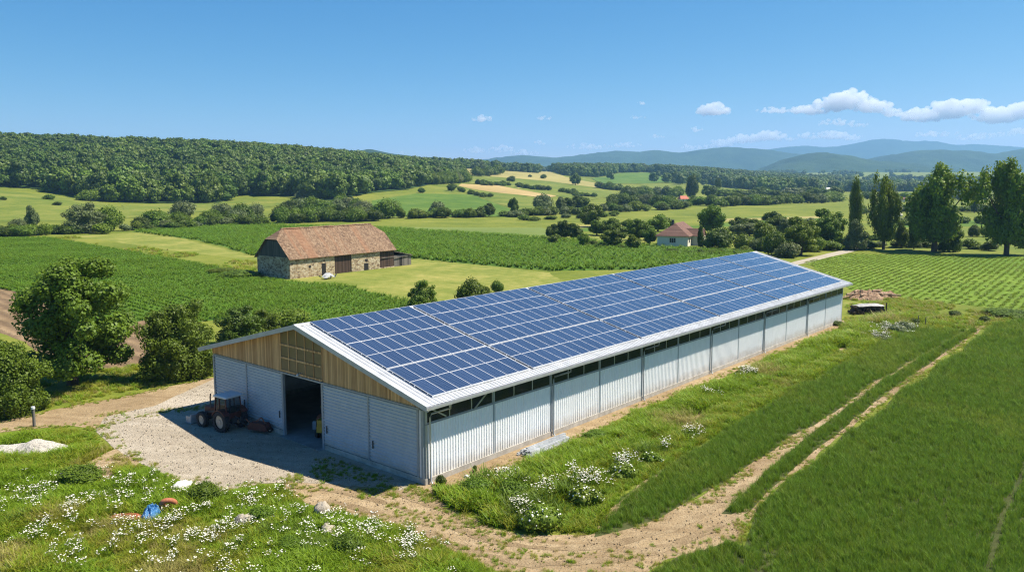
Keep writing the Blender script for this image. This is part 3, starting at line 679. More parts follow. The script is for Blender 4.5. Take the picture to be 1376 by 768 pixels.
for b in (.12, .52, 5.06, 9.82, 14.44, 19.04, BW-.15):
    f = MB(); wdt = .10 if b in (9.82, 14.44, .12, BW-.15) else .06; f.box(-.12, .06, b-wdt, b+wdt, .36 if not 9 < b < 15 else 0, ZD+.05); f.build('post', M['grey_metal'], barn)
f = MB(); f.box(-.03, .03, .22, .46, .36, ZD); f.build('corner_panel', M['white_metal'], barn)
f = MB(); f.box(-.16, .05, .3, BW-.3, ZD+.052, ZD+.15); f.build('door_rail', M['grey_metal'], barn)
zt = lambda b: zroof(b)-.14
for pl in ([(0, ZD+.155), (9.72, ZD+.155), (9.72, zt(9.72)), (0, zt(0))], [(14.56, ZD+.155), (BW, ZD+.155), (BW, zt(BW)), (14.56, zt(14.56))]):
    f = MB(); f.prism(pl, 'x', -.09, .0); f.build('gable_cladding', M['cladding'], barn)
f = MB(); f.prism([(9.76, ZD+.30), (14.52, ZD+.30), (14.52, zt(14.52)), (BW/2, zt(BW/2)), (9.76, zt(9.76))], 'x', -.055, -.03); tp_ = f.build('translucent_panel', M['polycarb'], barn)
f = MB()
for b in np.linspace(9.76, 14.52, 6): f.box(-.10, -.06, b-.035, b+.035, ZD+.30, zt(b)-.02)
for z in (ZD+.19, ZD+1.12, ZD+2.04): f.box(-.12, -.102, 9.74, 14.54, z, z+.13)
f.build('panel_frame', M['cladding'], tp_)
f = MB(); f.tube([(-.1, 12.1, ZD+.42), (-.35, 12.1, ZD+.36)], .03); f.ball((-.38, 12.1, ZD+.3), .11); f.build('yard_lamp', M['steel'], barn)
# roof: ribbed sheets, ridge cap, verges, gutter, downpipes
HY = math.hypot(1, SL); cs, sn = 1/HY, SL/HY
for sgn in (0, 1):
    f = MB()
    def mk(s, h):
        p = []
        for b in (-EV, BW/2):
            z = ZE+(b+EV)*SL; bb = b-h*sn if not sgn else BW-b+h*sn; p.append((s, bb, z+h*cs))
        return p
    corr(f, -OV, BL+OF, .33, .035, mk)
    y0, y1 = -EV, BW/2
    P = lambda x, b, dz: (x, b if not sgn else BW-b, ZE+(b+EV)*SL+dz)
    V = [P(x, b, dz) for dz in (-.16, -.02) for b in (y0, y1) for x in (-OV, BL+OF)]
    f.add(V, [(0, 2, 3, 1), (4, 5, 7, 6), (0, 1, 5, 4), (2, 6, 7, 3), (0, 4, 6, 2), (1, 3, 7, 5)])
    r = f.build('roof', M['roof_metal'], barn)
    for x0, x1 in ((-OV-.05, -OV+.13), (BL+OF-.13, BL+OF+.05)):
        f = MB(); V = [P(x, b, dz) for dz in (-.26, .06) for b in (y0-.04, y1) for x in (x0, x1)]
        f.add(V, [(0, 2, 3, 1), (4, 5, 7, 6), (0, 1, 5, 4), (2, 6, 7, 3), (0, 4, 6, 2), (1, 3, 7, 5)])
        f.build('verge_trim', M['roof_metal'], r)
f = MB(); f.prism([(BW/2-.32, ZR-.04), (BW/2, ZR+.085), (BW/2+.32, ZR-.04), (BW/2, ZR+.02)], 'x', -OV-.06, BL+OF+.06); f.build('ridge_cap', M['roof_metal'], barn)
for sgn in (0, 1):
    f = MB(); yb = -EV-.16 if not sgn else BW+EV+.02; x0, x1 = -OV-.05, BL+OF+.05
    f.box(x0, x1, yb, yb+.14, ZE-.17, ZE-.14); f.box(x0, x1, yb if not sgn else yb+.115, (yb+.025) if not sgn else yb+.14, ZE-.14, ZE-.02); f.box(x0, x1, yb+.115 if not sgn else yb, yb+.14 if not sgn else yb+.025, ZE-.14, ZE-.02)
    f.build('gutter', M['steel'], barn)
for x in (.28, 12.25, 24.4, 36.5, 48.5, 60.6):
    f = MB(); f.tube([(x+.9, -EV-.09, ZE-.15), (x+.9, -EV-.09, ZE-.42), (x+.75, -.75, ZE-.5), (x+.05, -.22, ZE-.72), (x, -.16, ZE-.95), (x, -.16, .2), (x, -.34, .06)], .055, 8); f.build('downpipe', M['steel'] if x < 1 else M['grey_metal'], barn)
# roof trusses seen through the windows and the doorway
for k in range(1, NB):
    f = MB(); x = k*BAY; f.bar((x, .2, ZE-.1), (x, BW-.2, ZE-.1), .14); f.bar((x, .2, ZE+.0), (x, BW/2, ZR-.35), .14); f.bar((x, BW-.2, ZE+.0), (x, BW/2, ZR-.35), .14); f.build('truss', M['dark_metal'], barn)

# ------------------------------------------------------------------ solar arrays
def cells():
    m = NT('solar_cells'); p = m.pos(); sx = m.n('SeparateXYZ', {0: p})
    def line(s, n, off, w):
        fr = m.math('FRACT', m.math('MULTIPLY', m.math('ADD', s, off), n)); return m.math('LESS_THAN', m.math('MINIMUM', fr, m.math('SUBTRACT', 1.0, fr)), w)
    l = m.math('MAXIMUM', line(sx.outputs[0], 6/1.112, 0, .045), line(sx.outputs[1], 12/1.995, 0, .045))
    r = m.n('ObjectInfo').outputs['Random']; a = m.noise(p, 2.2, 3)
    c = m.mix(m.math('MULTIPLY_ADD', r, .6, m.math('MULTIPLY', a, .4)), (.013, .024, .056), (.024, .041, .090))
    c = m.mix(m.math('MULTIPLY', l, .62), c, (.17, .22, .33))
    return m.bsdf(c, .16, 0, .62, Coat_Weight=.5, Coat_Roughness=.06)
M['cells'] = cells()
PW, PH_, T0 = 1.112, 1.995, .065
def panel_mesh():
    f = MB(); f.box(0, PW, 0, PH_, 0, .035, 0); e = .016
    f.box(e, PW-e, e, PH_-e, .035, .037, 1)
    return f.mesh('solar_panel', [M['alu'], M['cells']])
PM = panel_mesh()
rowS = [.80, 2.83, 4.98, 7.02, 9.07, 11.11]
def sloped(o, a, s):
    b = -EV+s*cs; o.matrix_basis = Matrix.Translation((a, b-T0*0, ZE+(b+EV)*SL)) @ Matrix.Rotation(RP, 4, 'X') @ Matrix.Translation((0, 0, .10))
arrays = [(.50, 8, 'nearest solar array, at the gable end and the narrowest of the large arrays'), (9.95, 12, 'second solar array from the gable end, beside the narrow one'),
          (23.95, 12, 'third solar array from the gable end, over the middle of the wall'), (37.95, 12, 'fourth solar array from the gable end, past mid roof'),
          (51.95, 8, 'fifth solar array from the gable end, next to last on the roof'), (61.40, 9, 'last solar array, at the far end of the roof')]
for a0, n, lab in arrays:
    arr = empty('solar_array', (0, 0, 0)); arr.matrix_world = barn.matrix_basis @ Matrix.Translation((a0, -EV+.8*cs, ZE+.8*sn)) @ Matrix.Rotation(RP, 4, 'X')
    arr.matrix_basis = Matrix.Translation((A0[0], A0[1], 0)) @ Matrix.Rotation(BANG, 4, 'Z') @ Matrix.Translation((a0, -EV+.8*cs, ZE+.8*sn)) @ Matrix.Rotation(RP, 4, 'X')
    tag(arr, lab, 'solar array', 'solar arrays on the barn roof')
    for s in rowS:
        for k in range(n):
            o = bpy.data.objects.new('solar_panel', PM); link(o, arr); o.location = (k*1.135+rng.normal()*.004, s-.8, .105); o.rotation_euler = (rng.normal()*.004, rng.normal()*.004, 0)
        f = MB()
        for q in (.4, 1.55): f.box(-.05, n*1.135+.03, s-.8+q-.02, s-.8+q+.02, .045, .104)
        f.build('mounting_rail', M['alu'], arr)
    f = MB()
    for s in rowS: f.box(-.03, n*1.135+.0, s-.8-.030, s-.8-.010, .05, .12)
    f.build('clamp_rail', M['alu'], arr)
# ================================================================== trees, bushes and woods
PROTO = {}
def crown_proto(shape, detail, var, mat):
    k = (shape, detail, var, mat)
    if k in PROTO: return PROTO[k]
    k0 = (shape, detail, var)
    if k0 not in PROTO:
        nl, nf, lf = {'hero': (95, 31000, .0118), 'large': (60, 13000, .0180), 'mid': (24, 5800, .029), 'small': (14, 2000, .046)}[detail]
        z0 = {'round': .10, 'column': .05, 'bush': 0.0, 'poplar': .09}[shape]
        if shape == 'poplar': nl, nf, lf = 120, 18000, .0165
        PROTO[k0] = crown_mesh(shape+'_crown', shape, 1-z0, 1.0, nl, nf, lf, M[mat], 100+var*7+len(shape)+nl, core=.42 if shape == 'poplar' else .50 if detail in ('hero', 'large') else .72, z0=z0, rnd=.42 if detail in ('hero', 'large') else .6) + (z0,)
        PROTO[k] = PROTO[k0]
        return PROTO[k]
    me, L, z0 = PROTO[k0]; m2 = me.copy(); m2.materials[0] = M[mat]; PROTO[k] = (m2, L, z0); return PROTO[k]
TRUNK = {}
def trunk_proto(shape, detail, var):
    k = (shape, detail, var)
    if k not in TRUNK:
        me, L, z0 = PROTO[k]; TRUNK[k] = trunk_mb([(c, r) for c, r in L], z0, 1.0, .035 if shape != 'column' else .05, var+3, .6, 6).mesh('trunk', M['bark'])
    return TRUNK[k]
NTREE = [0]
def detail_of(hp): return 'hero' if hp > 95 else 'large' if hp > 42 else 'mid' if hp > 17 else 'small'
def plant(px, py, hp, wp, shape, mat, label, group=None, name=None, cat=None, rz=None, detail=None, at=None):
    p = at if at is not None else T(px, py); d = p[1]; h = hp*d/KD; w_ = wp*d/KD*(1.16 if hp > 42 and shape in ('round', 'bush') else 1.18 if shape == 'poplar' else 1.0); NTREE[0] += 1
    det = detail or detail_of(hp); var = NTREE[0] % (3 if det in ('mid', 'small') else 2); rz = rng.random()*6.28 if rz is None else rz
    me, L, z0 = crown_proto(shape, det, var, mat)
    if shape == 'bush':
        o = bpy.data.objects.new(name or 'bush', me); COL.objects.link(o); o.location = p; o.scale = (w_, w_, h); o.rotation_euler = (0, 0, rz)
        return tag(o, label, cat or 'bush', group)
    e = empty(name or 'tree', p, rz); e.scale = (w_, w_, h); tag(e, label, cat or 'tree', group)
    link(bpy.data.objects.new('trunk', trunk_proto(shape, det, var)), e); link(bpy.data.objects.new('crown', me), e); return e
B_, R_, C_, P_ = 'bush', 'round', 'column', 'poplar'
single = [
 # left of the barn
 (98, 516, 184, 168, R_, 'leaf_mid', 'big spreading leafy tree beside the dirt road, largest tree in the scene'),
 (10, 557, 118, 96, B_, 'leaf_mid', 'dense leafy bush cut by the left edge, beside the dirt road'),
 (241, 506, 122, 100, B_, 'leaf_mid', 'tall leafy bush between the ploughed field and the barn corner'),
 (322, 462, 64, 62, B_, 'leaf_dark', 'dark bush just behind the left roof edge of the metal barn'),
 (356, 452, 44, 50, B_, 'leaf_mid', 'lower green bush behind the left roof edge, right of the dark one'),
 (392, 446, 42, 56, B_, 'leaf_bright', 'yellow green bush behind the gable of the metal barn'),
 (568, 416, 46, 42, B_, 'leaf_mid', 'upright bush on the mown meadow behind the barn ridge, left of the pair'),
 (634, 408, 42, 40, B_, 'leaf_mid', 'bush on the mown meadow behind the barn ridge, with a paler shrub beside it'),
 (668, 394, 22, 17, B_, 'leaf_mid', 'smallest bush on the mown meadow behind the barn ridge'),
 (652, 402, 22, 18, B_, 'leaf_bright', 'pale green shrub squeezed between two bushes behind the barn ridge'),
 # around the white house
 (795, 305, 32, 33, R_, 'leaf_mid', 'round dark green tree standing above the orchard left of the house'),
 (743, 322, 22, 22, R_, 'leaf_dark', 'leftmost dark tree of the orchard by the house'),
 (757, 322, 27, 22, R_, 'leaf_dark', 'dark orchard tree second from the left end'),
 (771, 322, 23, 24, R_, 'leaf_dark', 'dark orchard tree third from the left end'),
 (746, 328, 14, 17, R_, 'leaf_mid', 'small lighter tree in front of the left end of the orchard'),
 (784, 332, 20, 16, R_, 'leaf_bright', 'slim bright orchard tree on the dry grass'),
 (802, 316, 21, 25, R_, 'leaf_mid', 'leafy tree under the tall round tree in the orchard'),
 (820, 317, 25, 30, R_, 'leaf_mid', 'broad tree in the middle of the orchard'),
 (824, 332, 25, 33, R_, 'leaf_mid', 'broad low orchard tree in the front row by the corn'),
 (851, 335, 21, 23, R_, 'leaf_bright', 'bright round orchard tree in the front row near the house'),
 (858, 323, 30, 34, R_, 'leaf_mid', 'large tree left of the white house'),
 (873, 329, 24, 20, R_, 'leaf_mid', 'green tree touching the left wall of the white house'),
 (884, 311, 24, 31, R_, 'leaf_bright', 'light green tree behind the left side of the house roof'),
 (844, 307, 13, 17, R_, 'leaf_bright', 'small pale tree behind the orchard'),
 (956, 314, 40, 39, R_, 'leaf_mid', 'tall tree behind the right side of the house roof'),
 (965, 334, 35, 42, B_, 'leaf_dark', 'big dark bush right of the white house'),
 (941, 333, 28, 11, C_, 'leaf_dark', 'slender dark tree in front of the house porch'),
 (995, 314, 23, 31, R_, 'leaf_dark', 'dark tree behind the yellow green bush right of the house'),
 (998, 335, 26, 25, B_, 'leaf_bright', 'yellow green bush right of the big dark bush'),
 (1001, 339, 11, 17, B_, 'leaf_bright', 'small clipped round bush in front of the yellow green bush'),
 (1024, 333, 36, 36, R_, 'leaf_bright', 'bright green tree in the tree group behind the far end of the barn'),
 (1038, 308, 25, 28, R_, 'leaf_dark', 'dark tree rising behind the tree group at the far end of the barn'),
 (1041, 343, 42, 27, B_, 'leaf_mid', 'loose upright bush right above the far barn ridge'),
 (1058, 346, 25, 32, B_, 'leaf_grey', 'grey green bush above the far barn roof'),
 (1076, 343, 54, 50, R_, 'leaf_bright', 'large bright green tree beside the farm lane'),
 (1098, 338, 25, 23, B_, 'leaf_bright', 'low bright bush at the foot of the large tree by the lane'),
 (1112, 333, 55, 50, R_, 'leaf_mid', 'big round tree behind the lane left of the silver bush'),
 # the row along the right hand meadow
 (1147, 324, 78, 21, C_, 'leaf_mid', 'slim poplar above the silver bush beside the lane'),
 (1151, 336, 46, 31, B_, 'leaf_grey', 'silver green bush at the foot of the slim poplar'),
 (1187, 335, 106, 40, P_, 'leaf_bright', 'tall columnar poplar, second tree of the row along the meadow'),
 (1211, 333, 36, 19, R_, 'leaf_mid', 'small young tree just right of the tall columnar poplar'),
 (1228, 335, 40, 16, R_, 'leaf_mid', 'thin young tree left of the broad poplar'),
 (1255, 338, 120, 78, P_, 'leaf_bright', 'broad tall poplar in the middle of the row along the meadow'),
 (1276, 338, 50, 30, B_, 'leaf_dark', 'dark bush at the foot of the broad tall poplar'),
 (1352, 343, 132, 74, P_, 'leaf_bright', 'broad tall poplar at the right hand end of the row along the meadow'),
 (1378, 343, 84, 44, P_, 'leaf_bright', 'lower tree cut by the right edge, in front of the broad poplar'),
 (1308, 318, 20, 15, B_, 'leaf_dark', 'dark round bush on the meadow between the two broad poplars, left one'),
 (1328, 318, 20, 21, B_, 'leaf_mid', 'green round bush on the meadow touching the right hand poplar'),
 (1309, 286, 18, 10, C_, 'leaf_dark', 'small dark conifer far behind the gap between the two broad poplars'),
 # valley edge on the left
 (112, 313, 48, 52, B_, 'leaf_grey', 'large silvery willow at the foot of the pasture, biggest in the valley'),
 (146, 310, 41, 36, B_, 'leaf_bright', 'light green tree leaning against the silvery willow'),
 (138, 314, 17, 25, B_, 'leaf_bright', 'bright low bush in front of the silvery willow'),
 (44, 309, 34, 19, R_, 'leaf_grey', 'thin ragged tree among the bushes left of the willow'),
 (24, 311, 22, 20, B_, 'leaf_grey', 'greyish bush left of the thin ragged tree'),
 (120, 270, 18, 31, B_, 'leaf_bright', 'round bright bush at the forest edge above the willow'),
 (140, 269, 13, 20, B_, 'leaf_bright', 'lower bright bush at the forest edge, right of the round one'),
 (66, 268, 8, 17, B_, 'leaf_mid', 'wide low bush alone on the pasture slope'),
 (77, 276, 6, 12, B_, 'leaf_dark', 'lowest dark bush on the pasture slope'),
 (5, 269, 6, 9, B_, 'leaf_dark', 'small dark bush on the pasture slope at the left edge'),
 (210, 306, 30, 38, B_, 'leaf_mid', 'large dark clump at the left end of the hedge behind the green field'),
 (246, 294, 29, 33, B_, 'leaf_grey', 'silvery round tree rising from the left part of the hedge'),
 (239, 305, 25, 27, B_, 'leaf_mid', 'green bush in front of the silvery round tree'),
 (300, 298, 32, 28, B_, 'leaf_grey', 'silvery tree in the middle of the hedge'),
 (326, 299, 31, 29, B_, 'leaf_dark', 'dark tree right of the silvery tree in the hedge'),
 (301, 302, 12, 15, B_, 'leaf_bright', 'bright little ball shaped bush in front of the hedge'),
 (345, 295, 27, 23, B_, 'leaf_grey', 'small silvery tree above the clipped hedge bush'),
 (343, 301, 17, 28, B_, 'leaf_dark', 'clipped looking dark bush at the edge of the green field'),
 (378, 299, 29, 28, B_, 'leaf_dark', 'dark rounded tree behind the old barn roof, left end of the clump'),
 (520, 293, 32, 40, B_, 'leaf_mid', 'large round tree just right of the clump behind the old barn'),
 (587, 291, 25, 21, B_, 'leaf_grey', 'pale grey green round tree in the hedge on the slope'),
 (690, 290, 25, 15, R_, 'leaf_dark', 'dark upright tree right of the yellow gap in the hedge'),
 (657, 291, 19, 18, R_, 'leaf_dark', 'dark tree left of the yellow gap in the hedge'),
 (730, 283, 27, 29, B_, 'leaf_grey', 'large grey green round tree below the stubble strip'),
 (566, 259, 8, 11, B_, 'leaf_dark', 'lone round bush on the slope field below the forest'),
 (607, 257, 10, 13, R_, 'leaf_dark', 'lone tree at the upper corner of the slope field'),
 (688, 244, 9, 13, B_, 'leaf_dark', 'round dark tree at the end of the hedge on the hill fields'),
 (730, 240, 7, 9, B_, 'leaf_dark', 'lone dark bush on the highest straw field'),
 (712, 238, 4, 6, B_, 'leaf_dark', 'tiny dark bush on the highest straw field'),
 (737, 256, 8, 8, B_, 'leaf_dark', 'small dark tree at the right end of the second hill hedge'),
 (770, 259, 7, 9, B_, 'leaf_dark', 'lone bush on the right part of the hill fields'),
 (929, 266, 28, 21, C_, 'leaf_dark', 'tall dark tree behind the red roofed far house'),
 (964, 260, 19, 11, C_, 'leaf_dark', 'narrow tall tree right of the red roofed far house'),
 (773, 249, 17, 14, R_, 'leaf_mid', 'green tree at the top right of the hill fields, below the dark wood'),
]
for px, py, hp, wp, sh, mt, lab in single:
    nm = 'poplar_tree' if 'poplar' in lab and sh != B_ else 'bush' if sh == B_ else 'tree'
    plant(px, py, hp, wp, sh, mt, lab, name=nm, cat='tree' if sh != B_ else 'bush')
RMATS = ['leaf_mid', 'leaf_dark', 'leaf_mid', 'leaf_bright', 'leaf_mid', 'leaf_grey', 'leaf_dark']
def row(pts, n, hr, wr, label, group, shape=B_, jit=(3, 1.2), mats=RMATS):
    q = np.array(pts, float); seg = np.concatenate([[0], np.cumsum(np.hypot(*np.diff(q, axis=0).T))])
    n = int(n*1.4); wr = (wr[0]*1.1, wr[1]*1.25)
    for i in range(n):
        s = (i+.5+rng.normal()*.3)/n*seg[-1]; x = np.interp(s, seg, q[:, 0])+rng.normal()*jit[0]*.5; y = np.interp(s, seg, q[:, 1])+rng.normal()*jit[1]*.5
        plant(x, y, rng.uniform(*hr), rng.uniform(*wr), shape, mats[int(rng.integers(len(mats)))], label, group, name='bush' if shape == B_ else 'tree', cat='bush' if shape == B_ else 'tree')
row([(-30, 319), (30, 317), (70, 315), (102, 314)], 11, (11, 20), (16, 26), 'ragged bush in the row at the foot of the pasture, left of the willow', 'bushes below the pasture')
row([(60, 258), (85, 259), (110, 262)], 5, (7, 11), (10, 18), 'low bush along the upper edge of the pasture', 'bushes along the upper pasture edge', mats=['leaf_bright', 'leaf_mid'])
row([(165, 309), (200, 309), (255, 306), (300, 302), (360, 302)], 14, (9, 17), (13, 22), 'bush in the hedge between the green field and the hill meadow', 'bushes of the hedge behind the green field')
row([(185, 308), (260, 302), (330, 299)], 6, (17, 24), (18, 26), 'taller bush in the hedge between the green field and the hill meadow', 'tall bushes of the hedge behind the green field')
row([(378, 300), (420, 298), (460, 297), (502, 296)], 11, (17, 27), (18, 28), 'tree in the front of the clump behind the old barn roof', 'front of the tree clump behind the old barn')
row([(392, 285), (430, 284), (470, 284), (490, 288)], 9, (18, 28), (18, 27), 'tree at the back of the clump behind the old barn roof', 'back of the tree clump behind the old barn')
row([(408, 268), (425, 267), (440, 268)], 4, (12, 18), (12, 20), 'bush on the little green slope under the forest', 'bushes under the forest edge')
row([(538, 293), (570, 292), (640, 292), (652, 291)], 11, (9, 18), (13, 20), 'dark bush in the hedge along the lower edge of the slope field', 'bushes of the slope field hedge')
row([(678, 291), (720, 289), (780, 287), (800, 287)], 11, (9, 15), (13, 20), 'bush in the hedge below the large grey green tree', 'bushes of the hedge below the stubble strip')
row([(748, 283), (765, 282), (785, 281)], 4, (14, 20), (13, 17), 'tree right of the large grey green tree', 'trees right of the large grey green tree', R_)
row([(640, 248), (660, 249), (686, 250)], 8, (5, 8), (7, 11), 'bush in the upper hedge on the hill fields', 'bushes of the upper hill hedge', mats=['leaf_dark', 'leaf_mid'])
row([(694, 251), (715, 254), (733, 257)], 7, (5, 8), (7, 10), 'bush in the second hedge on the hill fields', 'bushes of the second hill hedge', mats=['leaf_dark', 'leaf_mid'])
row([(615, 257), (640, 262), (660, 267)], 6, (4, 8), (6, 9), 'bush along the edge below the stubble strip', 'bushes below the stubble strip', mats=['leaf_dark', 'leaf_mid'])
row([(752, 258), (780, 264), (800, 265)], 5, (6, 9), (8, 12), 'bush in the right hand hedge on the hill fields', 'bushes of the right hand hill hedge', mats=['leaf_dark', 'leaf_mid'])
row([(640, 237), (655, 236), (668, 237)], 4, (10, 17), (12, 18), 'tree in the dark clump on the hilltop field', 'trees of the hilltop clump')
row([(575, 248), (600, 246), (628, 244)], 8, (13, 20), (12, 18), 'tree at the tapering right end of the forest', 'trees at the end of the forest')
row([(800, 253), (830, 256), (850, 259)], 7, (8, 12), (9, 13), 'tree along the lower edge of the round hill field', 'trees below the round hill field')
row([(806, 284), (830, 284), (870, 283)], 7, (10, 18), (13, 19), 'bush in front of the valley trees left of the far house', 'front bushes of the valley trees')
row([(815, 276), (850, 274), (885, 277), (905, 279)], 9, (14, 21), (15, 22), 'tree in the middle of the valley wood left of the far house', 'middle trees of the valley wood')
row([(840, 265), (870, 264), (905, 265), (915, 262)], 9, (12, 19), (13, 20), 'tree at the back of the valley wood left of the far house', 'back trees of the valley wood')
row([(885, 281), (905, 281), (925, 279)], 5, (9, 15), (13, 18), 'bush under the red roofed far house', 'bushes under the far house')
row([(930, 276), (970, 276), (1020, 275), (1060, 273), (1125, 272)], 17, (12, 19), (15, 24), 'tree in the belt along the far edge of the valley fields', 'tree belt of the valley fields')
row([(940, 266), (1000, 267), (1060, 266), (1120, 266)], 13, (11, 17), (14, 22), 'tree in the second belt behind the valley fields', 'second tree belt of the valley', R_)
row([(1135, 268), (1180, 268), (1240, 268), (1380, 270)], 12, (9, 16), (12, 20), 'tree behind the row of poplars, at the far edge of the valley', 'far trees behind the poplars')
row([(1170, 322), (1200, 320), (1240, 320), (1290, 318)], 7, (9, 14), (14, 20), 'low bush behind the poplars along the meadow', 'low bushes behind the poplars')
row([(1000, 334), (1040, 336), (1085, 336), (1130, 334)], 9, (14, 26), (20, 30), 'low leafy bush filling the tree belt by the farm lane', 'bushes of the lane tree belt', jit=(4, 2))
row([(985, 318), (1030, 314), (1090, 316), (1130, 318)], 8, (16, 26), (20, 30), 'tree in the back of the belt by the farm lane', 'back trees of the lane belt', R_)
row([(1163, 334), (1205, 332), (1240, 333), (1300, 333), (1335, 338)], 9, (9, 17), (14, 22), 'low leafy bush growing between the trunks of the poplar row', 'low bushes between the poplars')
row([(1180, 304), (1240, 301), (1300, 300), (1390, 302)], 9, (8, 14), (14, 24), 'bush in the hedge far behind the poplars', 'hedge far behind the poplars')
row([(700, 296), (760, 294), (830, 291)], 7, (5, 9), (9, 16), 'low bush on the field edge above the orchard', 'bushes on the field edge above the orchard')
row([(1140, 288), (1220, 285), (1300, 284), (1390, 286)], 10, (8, 15), (14, 24), 'tree in the line across the valley fields behind the poplars', 'tree line across the valley fields')
row([(890, 339), (925, 341), (960, 341), (990, 340)], 7, (5, 8), (10, 17), 'clipped bush in the garden hedge of the white house', 'garden hedge of the white house', jit=(2, .4))
row([(835, 318), (850, 312), (866, 314), (905, 303)], 4, (12, 18), (15, 22), 'tree in the back of the orchard', 'back trees of the orchard', R_)
row([(775, 330), (800, 332), (838, 335)], 4, (5, 9), (7, 12), 'little bush on the dry grass in front of the orchard', 'little bushes in front of the orchard')

# ------------------------------------------------------------------ the wooded hill: nearest trees one by one, the rest as one mass
FT = []
for v in range(6):
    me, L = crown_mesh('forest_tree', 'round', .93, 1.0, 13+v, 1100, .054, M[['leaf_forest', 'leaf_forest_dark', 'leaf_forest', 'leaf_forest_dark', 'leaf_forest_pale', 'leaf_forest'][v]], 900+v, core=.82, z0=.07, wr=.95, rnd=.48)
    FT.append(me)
def kinds(x, y):
    f = fbm(x, y, 70, 3)+.22*(rng.random(len(x))-.5); return np.where(f < .44, np.where(rng.random(len(x)) < .5, 1, 3), np.where(f > .66, 4, np.array([0, 2, 5])[rng.integers(0, 3, len(x))]))
TRK = trunk_mb([], .1, .7, .03, 5, .5, 0)
def jitter_points(poly, sp, seed):
    rg = np.random.default_rng(seed); P = np.array(poly); lo = P.min(0); hi = P.max(0)
    gx, gy = np.meshgrid(np.arange(lo[0], hi[0], sp), np.arange(lo[1], hi[1], sp)); x = gx.ravel()+rg.normal(size=gx.size)*sp*.33; y = gy.ravel()+rg.normal(size=gx.size)*sp*.33
    k = inpoly(x, y, poly); return x[k], y[k]
def pd(px, d): return np.array([(px-CX)/KD*d, d])
wood1 = [*tp([(-140, 256), (0, 252), (60, 254), (100, 264), (150, 272), (200, 273), (292, 273), (320, 263), (400, 263), (445, 270), (500, 259), (545, 255), (585, 246), (615, 242)]), pd(625, 1060), pd(560, 1080), pd(450, 1090), pd(200, 1090), pd(-140, 1090)]
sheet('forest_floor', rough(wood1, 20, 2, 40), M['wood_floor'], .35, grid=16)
x, y = jitter_points(wood1, 8.6, 77); z = terr(x, y)
# what shows: skip what lies far down the back of the hill
key = y+0*x; order = np.argsort(y); vis = []
for i in order:
    px_ = CX+KD*x[i]/y[i]
    if -25 < px_ < 1400 and len(vis) < 260: vis.append(i)
vs_ = set(vis); rest = [i for i in range(len(x)) if i not in vs_]
sz = rng.uniform(.62, 1.25, len(x)); hs = 14.5*sz*rng.uniform(.85, 1.2, len(x)); ws = 14*sz*rng.uniform(.8, 1.15, len(x)); kd = kinds(x, y)
for c, i in enumerate(vis):
    o = bpy.data.objects.new('forest_tree', FT[int(kd[i])]); COL.objects.link(o); o.location = (x[i], y[i], z[i]); o.rotation_euler = (0, 0, rng.random()*6.28); o.scale = (ws[i], ws[i], hs[i])
    tag(o, 'broadleaf tree along the lower edge of the big forest on the left hill', 'tree', 'trees at the lower forest edge')
FP = [proto('forest_tree_copy', m) for m in FT]
def forest(name, xs, ys, hh, label, off=0.0):
    n = len(xs); scatter(name, np.stack([xs, ys, terr(xs, ys)+off], -1), rng.random(n)*6.28, hh*rng.uniform(.62, 1.28, n), kinds(xs, ys), FP, label, 'forest')
r_ = np.array(rest); forest('hill_forest', x[r_], y[r_], 13.0, 'dense broadleaf forest covering the left hill')
wood2 = [*tp([(630, 225), (700, 229), (760, 236), (800, 238), (832, 232), (868, 231), (905, 239), (960, 249), (1020, 257), (1090, 260)]), pd(1130, 1800), pd(1130, 2200), pd(1000, 2200), pd(800, 2100), pd(620, 2000)]
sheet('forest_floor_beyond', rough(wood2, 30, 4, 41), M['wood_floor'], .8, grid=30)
x2, y2 = jitter_points(wood2, 13, 78); forest('ridge_forest', x2, y2, 16.0, 'dark forest band on the ridge behind the hill fields')
wood3 = [pd(552, 1180), pd(600, 1230), pd(660, 1330), pd(725, 1420), pd(725, 1550), pd(600, 1500), pd(540, 1300)]
x3, y3 = jitter_points(wood3, 11, 79); forest('crest_forest', x3, y3, 14.0, 'line of trees on the crest above the hill fields')
# scattered woods and tree lines out in the valley
xs = []; ys = []
for _ in range(26):
    px_ = rng.uniform(980, 1420); d0 = math.exp(rng.uniform(math.log(1250), math.log(3600))); n = int(rng.integers(14, 60)); c = pd(px_, d0); L = rng.uniform(40, 260)
    xs += list(c[0]+rng.normal(size=n)*L*.5); ys += list(c[1]+rng.normal(size=n)*L*.10)
for px0, px1, d0, n in ((1030, 1400, 1300, 70), (1100, 1400, 1750, 60), (1050, 1400, 2400, 60)):
    t = rng.uniform(px0, px1, n); c = (t-CX)/KD*d0; xs += list(c); ys += list(d0+rng.normal(size=n)*14+30*np.sin(t*.03))
xs = np.array(xs); ys = np.array(ys); forest('valley_woods', xs, ys, 15.0, 'scattered woods and tree lines in the hazy valley')
